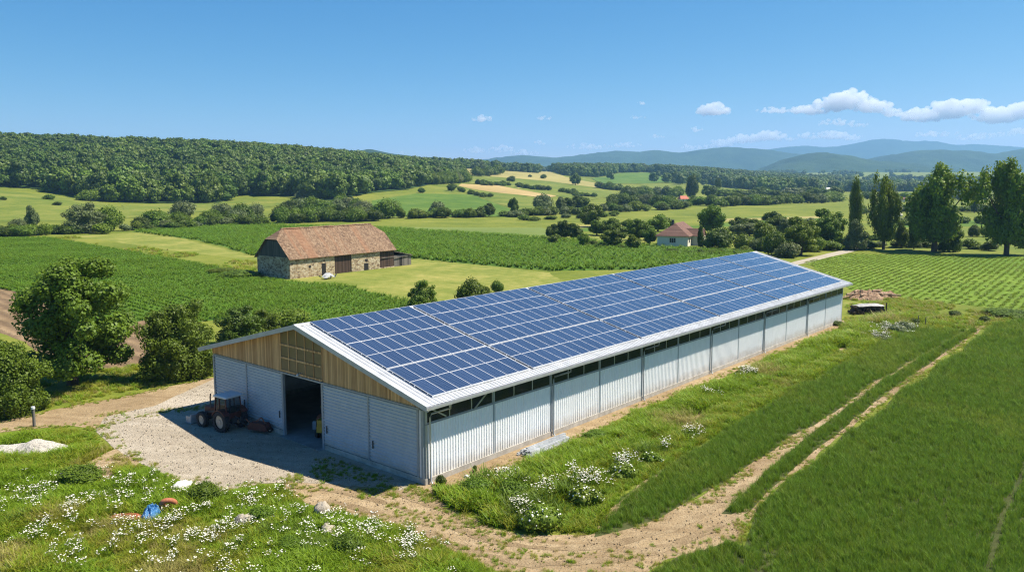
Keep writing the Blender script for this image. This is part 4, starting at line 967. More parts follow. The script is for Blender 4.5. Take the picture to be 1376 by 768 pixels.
# ================================================================== old stone barn
def stone(name):
    m = NT(name); p = m.pos(); mp = m.n('Mapping', {'Vector': p, 'Scale': (1.0, 1.0, 1.5)})
    v = m.n('TexVoronoi', {'Vector': mp.outputs[0], 'Scale': 2.1, 'Randomness': .95}); e = m.n('TexVoronoi', {'Vector': mp.outputs[0], 'Scale': 2.1, 'Randomness': .95}, feature='DISTANCE_TO_EDGE')
    sp = m.n('SeparateColor', {0: v.outputs['Color']}); c = m.ramp(sp.outputs[0], [(0, (.16, .10, .06)), (.35, (.34, .24, .13)), (.7, (.52, .41, .25)), (1, (.62, .53, .38))])
    j = m.ramp(e.outputs['Distance'], [(.02, 1.0), (.09, 0.0)]); n_ = m.noise(p, 5, 6, .7)
    c = m.mix(j, c, (.50, .44, .33)); c = m.mix(m.math('MULTIPLY', n_, .35), c, (.22, .17, .11))
    return m.bsdf(c, .92, 0, .2, bump=m.math('SUBTRACT', m.math('MULTIPLY', n_, .5), j), bstr=.7, bdist=.06)
M['stone'] = stone('stone')
def tiles(name, cols, patch=None):
    m = NT(name); p = m.pos(); sx = m.n('SeparateXYZ', {0: p})
    fx = m.math('MULTIPLY', sx.outputs[0], 1/.22); fz = m.math('MULTIPLY', sx.outputs[2], 1/.26)
    cell = m.n('CombineXYZ', {0: m.math('FLOOR', fx), 1: m.math('FLOOR', fz)}); wn = m.n('TexWhiteNoise', {'Vector': cell.outputs[0]}, noise_dimensions='2D')
    a = m.noise(p, .35, 5, .65, .6); b = m.noise(p, 2.2, 5, .7); f = m.math('ADD', m.math('MULTIPLY', wn.outputs[0], .42), m.math('ADD', m.math('MULTIPLY', a, .38), m.math('MULTIPLY', b, .28)))
    c = m.ramp(f, [(.25, cols[0]), (.5, cols[1]), (.8, cols[2])])
    if patch:
        st = m.noise(m.n('Mapping', {'Vector': p, 'Scale': (.30, 0, .02)}).outputs[0], 1.0, 3, .6); c = m.mix(m.math('MULTIPLY', m.ramp(st, [(.5, 0.0), (.58, 1.0)]), .6), c, patch)
        c = m.mix(m.math('MULTIPLY', m.ramp(b, [(.58, 0.0), (.7, 1.0)]), .6), c, (.27, .23, .17))
    fr = m.math('FRACT', fz); h = m.math('ADD', m.math('MULTIPLY', fr, -.8), m.math('ABSOLUTE', m.math('SUBTRACT', m.math('FRACT', fx), .5)))
    c = m.mix(m.ramp(fr, [(.0, .55), (.14, 0.0)]), c, tuple(x*.3 for x in cols[0]))
    return m.bsdf(c, .85, 0, .2, bump=h, bstr=.7, bdist=.05)
M['old_tiles'] = tiles('old_tiles', ((.095, .060, .040), (.185, .115, .070), (.29, .20, .125)), (.26, .13, .07))
M['house_tiles'] = tiles('house_tiles', ((.095, .055, .042), (.155, .085, .062), (.23, .135, .10)))
M['old_wood'] = wood('old_wood', (.035, .022, .016), (.095, .060, .042), .22, 0)
M['grey_wood'] = wood('grey_wood', (.085, .078, .070), (.20, .18, .155), .2, 0)
M['dark_gable'] = wood('dark_gable', (.05, .048, .045), (.13, .12, .105), .25, 1)
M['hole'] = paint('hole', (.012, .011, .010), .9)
M['plaster'] = paint('plaster', (.72, .68, .56), .85, 0, .08, 1.5, dirt=(.5, .46, .38))
c0 = G(390, 375); e1 = G(530, 358.5)-c0; SBL = float(np.linalg.norm(e1)); SA = math.atan2(e1[1], e1[0]); SW, SZ, SR = 9.8, 3.9, 8.75
sb = empty('stone_barn', c0, SA); tag(sb, 'old stone barn with a weathered red tiled half hipped roof', 'barn')
def frac(px):                         # pixel column -> distance along the long wall
    lo, hi = 0.0, SBL+8
    for _ in range(40):
        mid = (lo+hi)/2; q = c0+e1/SBL*mid; xx = CX+KD*q[0]/q[1]
        lo, hi = (mid, hi) if xx < px else (lo, mid)
    return lo
xa, xb, xc, xd = frac(446.5), frac(469.5), frac(508), frac(529)
w_ = MB(); w_.box(.0, xa, .0, .6, -.3, SZ); w_.box(xb, xc, .0, .6, -.3, SZ); w_.box(xa, xb, .02, .6, SZ-.35, SZ-.01); w_.box(.0, SBL, SW-.6, SW, -.3, SZ); w_.box(.0, .6, .6, SW-.6, -.3, SZ-.01); w_.box(SBL-.6, SBL, .6, SW-.6, -.3, SZ-.01)
w_.build('stone_wall', M['stone'], sb)
ZH = 7.0
f = MB(); yk = (ZH-SZ)/(SR-SZ)*SW/2; f.prism([(.02, SZ), (SW-.02, SZ), (SW-yk, ZH-.1), (yk, ZH-.1)], 'x', .06, .2); f.build('gable_boarding', M['dark_gable'], sb)
f = MB(); f.prism([(.02, SZ), (SW-.02, SZ), (SW-yk, ZH-.1), (yk, ZH-.1)], 'x', SBL-.2, SBL-.06); f.build('gable_boarding', M['dark_gable'], sb)
def shell(mb, quads, th=.14):
    for q in quads:
        q = [Vector(v) for v in q]; n = (q[1]-q[0]).cross(q[2]-q[0]).normalized(); lo = [v-n*th for v in q]; k = len(q)
        mb.add(q+lo, [tuple(range(k)), tuple(range(k, 2*k))[::-1]]+[(i, (i+1) % k, k+(i+1) % k, k+i)[::-1] for i in range(k)])
ev = .45; ze = SZ-ev*(SR-SZ)/(SW/2)+.12; g = .35; hx = 1.9; zr = SR+.12; zh = ZH+.12; yk2 = yk
f = MB()
L_, Rr = -g, SBL+g
shell(f, [[(L_, -ev, ze), (Rr, -ev, ze), (Rr, yk, zh), (Rr-hx-g, SW/2, zr), (L_+hx+g, SW/2, zr), (L_, yk, zh)],
          [(Rr, SW+ev, ze), (L_, SW+ev, ze), (L_, SW-yk, zh), (L_+hx+g, SW/2, zr), (Rr-hx-g, SW/2, zr), (Rr, SW-yk, zh)],
          [(L_, SW-yk, zh), (L_, yk, zh), (L_+hx+g, SW/2, zr)], [(Rr, yk, zh), (Rr, SW-yk, zh), (Rr-hx-g, SW/2, zr)]])
# sag and wobble of the old roof come from a slightly uneven ridge course
rf = f.build('roof', M['old_tiles'], sb)
f = MB(); n_ = 46
for i in range(n_):
    x0 = L_+hx+g+(SBL-2*hx)*i/n_; dz = .05*math.sin(i*.9)+.04*math.sin(i*.37); f.tube([(x0-.05, SW/2, zr+.02+dz*.6), (x0+(SBL-2*hx)/n_+.03, SW/2, zr+.05+dz*.6)], .17, 7)
f.build('ridge_tile', M['old_tiles'], rf)
f = MB(); f.box(xa+.02, (xa+xb)/2-.03, .12, .24, .0, SZ-.36); f.build('door', M['old_wood'], sb); f = MB(); f.box((xa+xb)/2+.03, xb-.02, .12, .24, .0, SZ-.36); f.build('door', M['old_wood'], sb)
f = MB(); f.box(xc+.05, SBL-.02, .08, .22, .2, SZ-.2); f.build('plank_wall', M['old_wood'], sb)
f = MB(); f.box(xc, SBL, .0, .3, -.3, .2); f.build('plinth', M['stone'], sb)
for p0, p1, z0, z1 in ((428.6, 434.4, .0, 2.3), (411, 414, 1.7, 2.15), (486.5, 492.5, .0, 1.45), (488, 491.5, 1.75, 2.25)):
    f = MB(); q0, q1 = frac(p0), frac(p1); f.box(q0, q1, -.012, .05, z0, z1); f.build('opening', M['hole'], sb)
sd_ = empty('lean_to_shed', c0, SA); tag(sd_, 'grey plank lean-to shed on the right end of the stone barn', 'shed')
LX1 = frac(552.5)
f = MB(); f.box(SBL+.03, LX1, .4, .52, .0, 2.35); f.box(SBL+.03, LX1, SW-2.6, SW-2.48, 0, 2.35); f.box(LX1-.12, LX1, .52, SW-2.6, 0, 2.2); f.build('plank_wall', M['grey_wood'], sd_)
f = MB(); shell(f, [[(SBL+.02, .1, 3.35), (LX1+.3, .1, 2.1), (LX1+.3, SW-2.3, 2.1), (SBL+.02, SW-2.3, 3.35)]], .1); f.build('roof', M['grey_wood'], sd_)
f = MB(); f.box(SBL+1.9, SBL+2.7, .37, .41, .0, 1.9); f.build('door', M['hole'], sd_)
f = MB(); f.bar((xc+.4, -.1, 2.15), (LX1-.8, .3, 2.0), .12); o = f.build('wooden_rail', M['grey_wood'], None, c0, SA); tag(o, 'pale pole fixed across the dark planks of the stone barn', 'rail')
# ------------------------------------------------------------------ white car by the stone barn
M['car_white'] = paint('car_white', (.40, .41, .42), .45, 0, .2, 3, dirt=(.33, .29, .24)); M['car_glass'] = paint('car_glass', (.02, .025, .03), .1, 0, .1); M['rubber'] = paint('rubber', (.030, .030, .032), .9, 0, .3)
M['rim'] = paint('rim', (.45, .43, .38), .5, .4, .3); M['lamp_glass'] = paint('lamp_glass', (.55, .55, .52), .15)
def loft(secs, name, mat, par):
    """secs: list of (x, [(y,z)...]) rings with equal counts"""
    f = MB(); k = len(secs[0][1]); V = [(x, y, z) for x, r in secs for y, z in r]
    F = [(i*k+j, i*k+(j+1) % k, (i+1)*k+(j+1) % k, (i+1)*k+j) for i in range(len(secs)-1) for j in range(k)]
    F += [tuple(range(k))[::-1], tuple(range((len(secs)-1)*k, len(secs)*k))]; f.add(V, F, 0); o = f.build(name, mat, par)
    b = o.modifiers.new('b', 'BEVEL'); b.width = .04; b.segments = 2; b.limit_method = 'ANGLE'; return o
def ring(w, z0, z1, t=.85): return [(-w, z0), (w, z0), (w, z0+(z1-z0)*.55), (w*t, z1), (-w*t, z1), (-w, z0+(z1-z0)*.55)]
# ------------------------------------------------------------------ white house with hipped roof
hc = G(924, 331.5); dv = G(938, 326)-hc; HA = math.atan2(dv[1], dv[0]); HWd, HLn, HZ, HR = 8.4, 15.0, 2.9, 6.2
ho_ = empty('white_house', hc, HA); tag(ho_, 'small white house with a red brown hipped tile roof among trees', 'house')
f = MB(); f.box(0, HLn, 0, HWd, -.3, HZ); f.build('wall', M['plaster'], ho_)
f = MB(); v = .55; z0 = HZ-.1; A4 = [(-v, -v, z0), (HLn+v, -v, z0), (HLn+v, HWd+v, z0), (-v, HWd+v, z0)]; r0, r1 = (3.0, HWd/2, HR), (HLn-.6, HWd/2, HR)
shell(f, [[A4[0], A4[1], r1, r0], [A4[1], A4[2], r1], [A4[2], A4[3], r0, r1], [A4[3], A4[0], r0]], .12); hr = f.build('roof', M['house_tiles'], ho_)
f = MB(); f.box(2.6, 3.2, HWd/2+.3, HWd/2+.9, 4.8, 7.0); f.box(2.53, 3.27, HWd/2+.23, HWd/2+.97, 7.0, 7.12); f.build('chimney', M['dark_metal'], hr)
def hwin(x0, x1, y0, y1, z0, z1, face):
    f = MB()
    if face == 'f': f.box(-.05, .02, y0, y1, z0, z1); g_ = MB(); n2 = 3; [g_.box(-.07, -.052, y0+(y1-y0)*i/n2+.07, y0+(y1-y0)*(i+1)/n2-.07, z0+.07, z1-.07) for i in range(n2)]
    else: f.box(x0, x1, -.05, .02, z0, z1); g_ = MB(); n2 = 2; [g_.box(x0+(x1-x0)*i/n2+.07, x0+(x1-x0)*(i+1)/n2-.07, -.07, -.052, z0+.07, z1-.07) for i in range(n2)]
    wo = f.build('window', M['car_white'], ho_); g_.build('pane', M['car_glass'], wo)
hwin(0, 0, 3.3, 5.0, 1.0, 2.3, 'f'); hwin(1.4, 2.8, 0, 0, 1.0, 2.2, 's'); hwin(8.2, 9.4, 0, 0, 1.0, 2.2, 's')
f = MB(); f.box(4.2, 5.2, -.06, .02, 0, 2.1); f.build('door', M['old_wood'], ho_)
f = MB(); f.box(5.6, 9.0, -3.2, .0, -.3, 2.7); f.build('porch_wall', M['plaster'], ho_)
f = MB(); shell(f, [[(5.2, -3.6, 2.65), (7.3, -3.2, 4.6), (7.3, 2.2, 4.6), (5.2, 2.2, 2.65)], [(7.3, -3.2, 4.6), (9.4, -3.6, 2.65), (9.4, 2.2, 2.65), (7.3, 2.2, 4.6)]], .1); f.add([(5.6, -3.2, 2.7), (9.0, -3.2, 2.7), (7.3, -3.15, 4.35)], [(0, 1, 2)]); f.build('porch_roof', M['house_tiles'], ho_)
# ------------------------------------------------------------------ far houses
def far_house(px, py, wpx, hpx, roofmat, wallmat, label, rz, cat='house', flat=.5):
    p = T(px, py); d = p[1]; w2 = wpx*d/KD; h2 = hpx*d/KD; e = empty('far_house', (p[0], p[1], p[2]-.5), rz); tag(e, label, cat)
    f = MB(); f.box(-w2/2, w2/2, -w2*.35, w2*.35, 0, h2*(1-flat)+.5); f.build('wall', wallmat, e)
    f = MB(); zz = h2*(1-flat)+.4; shell(f, [[(-w2*.56, -w2*.42, zz), (w2*.56, -w2*.42, zz), (w2*.40, 0, h2+.5), (-w2*.40, 0, h2+.5)], [(w2*.56, w2*.42, zz), (-w2*.56, w2*.42, zz), (-w2*.40, 0, h2+.5), (w2*.40, 0, h2+.5)], [(w2*.56, -w2*.42, zz), (w2*.56, w2*.42, zz), (w2*.40, 0, h2+.5)], [(-w2*.56, w2*.42, zz), (-w2*.56, -w2*.42, zz), (-w2*.40, 0, h2+.5)]], .2); f.build('roof', roofmat, e)
    for s in (-.25, .2):
        f = MB(); f.box(w2*s, w2*(s+.1), -w2*.35-.06, -w2*.35+.02, 1.2, 2.6); f.build('window', M['car_glass'], e)
M['red_far'] = paint('red_far', (.50, .14, .08), .8, 0, .2)
far_house(918, 271, 12, 8, M['red_far'], M['plaster'], 'white far house with an orange red roof among valley trees', .3)
far_house(1117, 259, 18, 7, M['plaster'], M['old_tiles'], 'long pale roofed farm building far across the valley', .1, 'farm building', .55)
far_house(1160, 256, 9, 5, M['white_metal'], M['plaster'], 'small white roofed building between the poplars, far away', .0, 'farm building', .4)
far_house(1216, 271, 9, 6, M['house_tiles'], M['plaster'], 'small house with brown roof just left of the broad poplar', .2)
far_house(1297, 283, 11, 5, M['plaster'], M['plaster'], 'pale low building right of the broad poplar', .1, 'farm building', .4)
far_house(1206, 291, 10, 5, M['plaster'], M['plaster'], 'pale low building seen under the poplar crowns', .2, 'farm building', .4)

# ================================================================== tractor
M['tractor_red'] = paint('tractor_red', (.10, .024, .017), .6, 0, .4, 4, dirt=(.10, .07, .045)); M['tractor_roof'] = paint('tractor_roof', (.50, .53, .55), .5, 0, .1, 3); M['rust'] = paint('rust', (.26, .10, .055), .85, 0, .5, 5)
ta, tb = G(298, 580), G(271, 573); tv = tb-ta; TA = math.atan2(tv[1], tv[0])
TA = BANG+PI/2+math.radians(6)
tc = ta + np.array([math.cos(TA+PI/2), math.sin(TA+PI/2), 0])*0
tr = empty('tractor', (0, 0, 0), TA); tag(tr, 'old red tractor with grey cab roof parked in the barn shade', 'tractor')
# local: x forwards, y left; the rear left wheel stands at ta
tr.location = ta - Vector((math.cos(TA)*0-math.sin(TA)*.78, math.sin(TA)*0+math.cos(TA)*.78, 0))
def wheel(x, y, r, w, par):
    f = MB(); n = 22; pr = [(-w/2, r*.62), (-w/2, r*.90), (-w*.36, r), (w*.36, r), (w/2, r*.90), (w/2, r*.62)]; V = []; F = []
    for i in range(n):
        for yy, q in pr: V.append((x+q*math.cos(2*PI*i/n), y+yy, r+q*math.sin(2*PI*i/n)))
    k = len(pr)
    for i in range(n):
        for j in range(k-1): F.append((i*k+j, i*k+j+1, ((i+1) % n)*k+j+1, ((i+1) % n)*k+j))
    f.add(V, F, 0)
    for i in range(n):
        t = 2*PI*(i+.5)/n; c_, s_ = math.cos(t), math.sin(t)
        for sgn in (-1, 1): f.bar((x+r*.99*c_, y+sgn*w*.04, r+r*.99*s_), (x+r*.99*math.cos(t+.16), y+sgn*w*.46, r+r*.99*math.sin(t+.16)), .05, .07, up=(c_, 0, s_))
    wo = f.build('wheel', M['rubber'], par)
    f = MB(); f.tube([(x, y-w*.30, r), (x, y+w*.30, r)], r*.63, 20); f.tube([(x, y-w*.40, r), (x, y+w*.40, r)], r*.22, 12); f.build('rim', M['rim'], wo)
for sy in (-1, 1):
    wheel(0, sy*.78, .78, .44, tr); wheel(2.25, sy*.76, .56, .34, tr)
f = MB(); f.box(-.5, 2.5, -.22, .22, .55, .95); f.box(-.25, .25, -.7, .7, .66, .9); f.box(2.12, 2.38, -.66, .66, .48, .64); f.box(2.4, 2.95, -.28, .28, .5, .85); f.build('chassis', M['dark_metal'], tr)
ho2 = loft([(.95, [(-.36, .95), (.36, .95), (.36, 1.45), (.28, 1.56), (-.28, 1.56), (-.36, 1.45)]), (2.55, [(-.32, .95), (.32, .95), (.32, 1.36), (.25, 1.46), (-.25, 1.46), (-.32, 1.36)]), (2.68, [(-.28, 1.0), (.28, 1.0), (.28, 1.28), (.22, 1.36), (-.22, 1.36), (-.28, 1.28)])], 'hood', M['tractor_red'], tr)
f = MB(); f.box(2.66, 2.70, -.24, .24, 1.0, 1.3); f.build('grille', M['dark_metal'], ho2)
for sy in (-.17, .17): f = MB(); f.tube([(2.69, sy, 1.24), (2.73, sy, 1.24)], .07, 10); f.build('headlight', M['lamp_glass'], ho2)
for sy in (-1, 1):
    f = MB(); pts = [(.86*math.cos(t), .78+.86*math.sin(t)) for t in np.linspace(.45, 2.5, 9)]; pts += [(.80*math.cos(t), .78+.80*math.sin(t)) for t in np.linspace(2.5, .45, 9)]
    f.prism(pts, 'y', sy*.52 if sy > 0 else -1.02, 1.02 if sy > 0 else -.52); f.build('fender', M['tractor_red'], tr)
f = MB()
for x, xt in ((-.45, -.35), (.35, .35), (.92, .78)):
    for sy in (-1, 1): f.bar((x, sy*.66, 1.0), (xt, sy*.60, 2.48), .07)
f.box(-.48, .95, -.68, .68, .93, 1.02); f.box(-.50, -.44, -.64, .64, 1.0, 1.35); f.box(.88, .94, -.64, .64, 1.0, 1.35); cb = f.build('cab', M['tractor_red'], tr)
f = MB(); f.add([(-.46, .645, 1.02), (.90, .645, 1.02), (.76, .595, 2.46), (-.36, .595, 2.46)], [(0, 1, 2, 3)]); f.add([(-.46, -.645, 1.02), (.90, -.645, 1.02), (.76, -.595, 2.46), (-.36, -.595, 2.46)], [(0, 1, 2, 3)]); f.add([(.91, -.6, 1.36), (.91, .6, 1.36), (.78, .57, 2.46), (.78, -.57, 2.46)], [(0, 1, 2, 3)]); f.add([(-.46, -.6, 1.36), (-.46, .6, 1.36), (-.36, .57, 2.46), (-.36, -.57, 2.46)], [(0, 1, 2, 3)]); f.build('glass', M['barn_glass'], cb)
f = MB(); f.box(-.25, .25, -.25, .25, 1.15, 1.3); f.box(-.32, -.2, -.25, .25, 1.3, 1.8); f.build('seat', M['rubber'], cb)
loft([(-.56, ring(.70, 2.46, 2.58, .92)), (-.40, ring(.74, 2.46, 2.64, .92)), (.75, ring(.74, 2.46, 2.64, .92)), (.98, ring(.70, 2.46, 2.56, .92))], 'cab_roof', M['tractor_roof'], tr)
f = MB(); f.tube([(1.7, .42, 1.4), (1.7, .42, 2.25), (1.64, .42, 2.5)], .05, 8); f.build('exhaust', M['dark_metal'], tr)
f = MB()
for sy in (-.42, .42): f.bar((1.2, sy, 1.25), (2.6, sy, .95), .1, .13); f.bar((2.6, sy, .95), (3.45, sy, .32), .1, .13); f.bar((1.2, sy, .8), (1.2, sy, 1.3), .12)
f.build('loader_arm', M['dark_metal'], tr)
f = MB(); f.prism([(3.4, .05), (4.15, .05), (4.15, .12), (3.55, .16), (3.45, .75), (3.36, .75)], 'y', -.95, .95); f.box(3.4, 4.0, -.98, -.94, .05, .6); f.box(3.4, 4.0, .94, .98, .05, .6); f.build('bucket', M['grey_metal'], tr)
f = MB(); f.bar((-.5, -.35, .7), (-1.2, -.3, .5), .07); f.bar((-.5, .35, .7), (-1.2, .3, .5), .07); f.bar((-.45, 0, 1.1), (-1.1, 0, .95), .06); f.build('hitch', M['dark_metal'], tr)
# ------------------------------------------------------------------ red implement beside the tractor
ri = empty('farm_mower', G(349, 581), BANG+PI/2+.35); tag(ri, 'small red farm implement on the gravel between tractor and doorway', 'implement')
f = MB(); f.prism([(-.75, .25), (.75, .25), (.8, .5), (.55, .78), (-.6, .78), (-.8, .5)], 'y', -.32, .32); f.build('housing', M['tractor_red'], ri)
f = MB(); f.bar((-.5, 0, .78), (-.2, 0, 1.15), .07); f.bar((.3, 0, .78), (-.2, 0, 1.15), .07); f.bar((.75, .0, .6), (1.15, 0, .9), .06); f.build('headstock', M['rust'], ri)
for x in (-.62, .62): f = MB(); f.tube([(x, -.42, .22), (x, -.30, .22)], .22, 14); wo = f.build('wheel', M['rubber'], ri); f = MB(); f.tube([(x, -.44, .22), (x, -.29, .22)], .10, 10); f.build('hub', M['petal'], wo)
# ------------------------------------------------------------------ things inside the doorway
M['yellow'] = paint('yellow', (.52, .33, .03), .5, 0, .25, 4, dirt=(.2, .15, .06))
def inb(a, b, z=.055): q = bp(a, b); return (q[0], q[1], z)
ym = empty('yellow_machine', inb(1.9, 12.0), BANG+.5); tag(ym, 'yellow wheeled machine standing in the dark barn doorway', 'machine')
f = MB(); f.box(-.9, .9, -.45, .45, .45, .9); f.box(-.9, -.1, -.42, .42, .9, 1.35); f.build('body', M['yellow'], ym)
f = MB(); f.bar((.75, -.35, .9), (.65, -.33, 2.1), .07); f.bar((.75, .35, .9), (.65, .33, 2.1), .07); f.box(-.2, .8, -.42, .42, 2.1, 2.18); f.bar((-.1, -.35, 1.3), (-.1, -.35, 2.1), .06); f.bar((-.1, .35, 1.3), (-.1, .35, 2.1), .06); f.build('canopy_frame', M['yellow'], ym)
for x in (-.6, .6):
    for sy in (-.5, .5): f = MB(); f.tube([(x, sy-.1, .32), (x, sy+.1, .32)], .32, 14); f.build('wheel', M['rubber'], ym)
M['plastic_white'] = paint('plastic_white', (.34, .40, .46), .5)
def canister(loc, label, mat):
    e = empty('canister', loc, BANG+.4); tag(e, label, 'canister'); f = MB(); f.prism([(-.17, 0), (.17, 0), (.19, .06), (.19, .5), (.10, .62), (-.12, .62), (-.19, .5), (-.19, .06)], 'y', -.14, .14); f.build('body', mat, e)
    f = MB(); f.tube([(.1, 0, .6), (.1, 0, .69)], .045, 8); f.build('cap', M['dark_metal'], e)
canister(inb(2.4, 13.2), 'pale blue white canister on the floor inside the barn doorway', M['plastic_white']); canister(inb(2.2, 13.9), 'white canister by the left door post inside the barn doorway', M['plastic_white'])
e = empty('seed_drill', inb(3.0, 13.3), BANG+.1); tag(e, 'rusty red implement behind the canisters in the barn doorway', 'implement')
f = MB(); f.prism([(-.9, .6), (.9, .6), (.9, 1.0), (.6, 1.2), (-.6, 1.2), (-.9, 1.0)], 'y', -.35, .35); f.build('hopper', M['rust'], e)
f = MB(); [f.bar((x, .0, .6), (x, -.25, .05), .05) for x in np.linspace(-.8, .8, 7)]; f.build('coulter', M['dark_metal'], e)
# ------------------------------------------------------------------ stacked metal profiles by the wall
M['profile'] = paint('profile', (.56, .58, .60), .4, .2, .3, 2)
base = empty
def channel(n):
    f = MB(); L = 4.2; f.box(0, L, -.08, .08, 0, .012); f.box(0, L, -.08, -.068, .012, .13); f.box(0, L, .068, .08, .012, .13); f.box(0, L, -.08, -.03, .13, .142); f.box(0, L, .03, .08, .13, .142); return f.mesh('metal_profile', [M['profile']])
CH = channel(0); pq = bp(7.7, -1.05); k = 0
for lay, (n, z) in enumerate(((6, .05), (5, .195), (2, .34))):
    for i in range(n):
        o = bpy.data.objects.new('metal_profile', CH); COL.objects.link(o); q = bp(7.6+rng.uniform(-.15, .25)+lay*.1, -1.35+(i-(n-1)/2)*.195+rng.normal()*.02)
        o.location = (q[0], q[1], z); o.rotation_euler = (0, 0, BANG+rng.normal()*.012)
        tag(o, ('white steel profile in the bottom layer of the stack by the barn wall', 'white steel profile in the middle layer of the stack by the barn wall', 'white steel profile on the very top of the stack by the barn wall')[lay], 'steel profile', 'steel profiles stacked by the wall')
for x, lb in ((8.1, 'short timber under the near end of the steel profile stack'), (11.2, 'short timber under the far end of the steel profile stack')):
    f = MB(); f.box(-.07, .07, -.62, .62, 0, .048); q = bp(x, -1.35); o = f.build('timber_bearer', M['old_wood'], None, (q[0], q[1], 0), BANG); tag(o, lb, 'timber')
# ------------------------------------------------------------------ heaps, stones, post, tarpaulin
def heap(name, loc, rx, ry, h, mat, label, cat, seed, sub=5, rz=0.0, amp=.5, sc=1.2):
    n = 56; V = []; F = []
    for i in range(n+1):
        for j in range(n+1):
            u_, v_ = i/n*2-1, j/n*2-1; r = math.hypot(u_, v_); x = u_*rx*1.15; y = v_*ry*1.15
            ed = 1+.35*(float(fbm(math.atan2(v_, u_)*2+seed, seed, .8, 3))-.5)*2
            k = max(0, 1-(r*1.15/ed)**2); z = h*k**.8*(1-amp+amp*2*float(fbm(x+seed*9, y, sc, 4)))-.08+(.10*h*float(_perm[(i*7+seed) % 256, j*3 % 256]) if k > 0 else 0); V.append((x, y, z if k > 0 else -.12))
    for i in range(n):
        for j in range(n): a = i*(n+1)+j; F.append((a, a+n+1, a+n+2, a+1))
    f = MB(); f.add(V, F, 0, False); o = f.build(name, mat, None, loc, rz); return tag(o, label, cat)
M['white_rubble'] = groundmat('white_rubble', ((.34, .31, .26), (.46, .43, .37), (.58, .55, .49)), (.3, 2.5, 12), bumps=.9, bdist=.1, specks=(10, (.66, .64, .59), .6))
M['bark_pale'] = paint('bark_pale', (.40, .27, .17), .9, 0, .4, 4); M['brown_heap'] = groundmat('brown_heap', ((.13, .075, .045), (.33, .21, .13), (.56, .40, .27)), (.3, 2.0, 8), bumps=1, bdist=.2, specks=(5, (.50, .38, .26), .6))
M['rock'] = groundmat('rock', ((.22, .18, .13), (.36, .31, .24), (.48, .43, .35)), (.5, 3, 12), bumps=.8, bdist=.08); M['rock_white'] = groundmat('rock_white', ((.6, .57, .52), (.70, .68, .63), (.8, .78, .74)), (.5, 3, 12), bumps=.6, bdist=.05)
heap('rubble_heap', G(33, 606), 2.7, 1.25, .62, M['white_rubble'], 'heap of pale rubble in the grass at the left edge below the road', 'rubble heap', 3, rz=.25)
heap('earth_heap', G(1168, 400), 5.2, 2.6, 1.15, M['brown_heap'], 'long heap of brown earth and broken wood behind the far barn corner', 'earth heap', 5, rz=.25, amp=.8)
def stone_thing(px, py, s, mat, label, seed, flat=.7):
    f = MB(); f.ball((0, 0, s[2]*.35), (s[0], s[1], s[2]), 0, 12, 8, .45, seed); o = f.build('rock', mat, None, G(px, py), seed); tag(o, label, 'rock')
stone_thing(245, 655, (.62, .35, .32), M['rock_white'], 'white flat stone in the weeds at the edge of the gravel yard', 1); stone_thing(655, 668, (.48, .38, .30), M['rock_white'], 'white stone on the dirt track near the barn corner', 2)
stone_thing(328, 705, (.5, .42, .42), M['rock'], 'brownish boulder in the dark weeds left of the grey one', 3); stone_thing(433, 690, (.48, .40, .5), M['rock'], 'grey boulder at the upper edge of the flower meadow', 4); stone_thing(441, 716, (.62, .38, .34), M['rock'], 'tan boulder in the flower meadow below the grey boulder', 5)
stone_thing(628, 641, (.2, .16, .13), M['rock_white'], 'little white stone on the bare soil by the barn wall', 6); stone_thing(1132, 437, (.5, .4, .3), M['rock'], 'stone at the foot of the far barn corner', 7)
f = MB(); f.tube([(0, 0, -.2), (.02, .01, .7), (.0, .03, 1.35)], [.12, .105, .10], 10); e = empty('wooden_post', G(46, 573)); tag(e, 'short grey wooden post with a pale cap beside the dirt road', 'post'); f.build('shaft', M['grey_wood'], e)
f = MB(); f.tube([(0, .03, 1.35), (0, .03, 1.52)], [.14, .13], 10); f.build('cap', M['alu'], e)
def crumple(name, loc, rx, ry, h, mat, label, cat, seed, rz=0, ridge_=.5):
    n = 34; V = []; F = []
    for i in range(n+1):
        for j in range(n+1):
            u_, v_ = i/n*2-1, j/n*2-1; wob = .25*(float(fbm(u_*2+seed, v_*2, .7, 3))-.5)
            x = u_*rx*(1+wob); y = v_*ry*(1+wob*1.4); f1 = float(fbm(u_*1.4+seed*3, v_*3.4+u_*1.5, .55, 3)); k = max(0, 1-(abs(u_)**3*.8+abs(v_)**3*.8))
            V.append((x, y, .04+h*k*(.72+.9*(f1-.4))))
    for i in range(n):
        for j in range(n): a = i*(n+1)+j; F.append((a, a+n+1, a+n+2, a+1))
    f = MB(); f.add(V, F, 0, False); o = f.build(name, mat, None, loc, rz); s = o.modifiers.new('s', 'SOLIDIFY'); s.thickness = .02; return tag(o, label, cat)
M['tarp_blue'] = paint('tarp_blue', (.035, .16, .36), .45, 0, .25, 5, dirt=(.30, .50, .62)); M['orange_clay'] = paint('orange_clay', (.42, .13, .055), .8, 0, .35, 5, dirt=(.5, .3, .2))
crumple('blue_tarpaulin', G(203, 694), .42, .85, .62, M['tarp_blue'], 'crumpled blue tarpaulin heaped in the flower meadow', 'tarpaulin', 2, rz=.2)
crumple('orange_tarpaulin', G(168, 697), .95, .30, .28, M['orange_clay'], 'flat crumpled orange sheet left of the blue tarpaulin', 'tarpaulin', 5, rz=.1)
f = MB(); R_t = .34
for i in range(28):
    for j in range(10):
        a, b = 2*PI*i/28, 2*PI*j/10; f.v.append(((R_t+.15*math.cos(b))*math.cos(a), .15*math.sin(b), .45+(R_t+.15*math.cos(b))*math.sin(a)*.9))
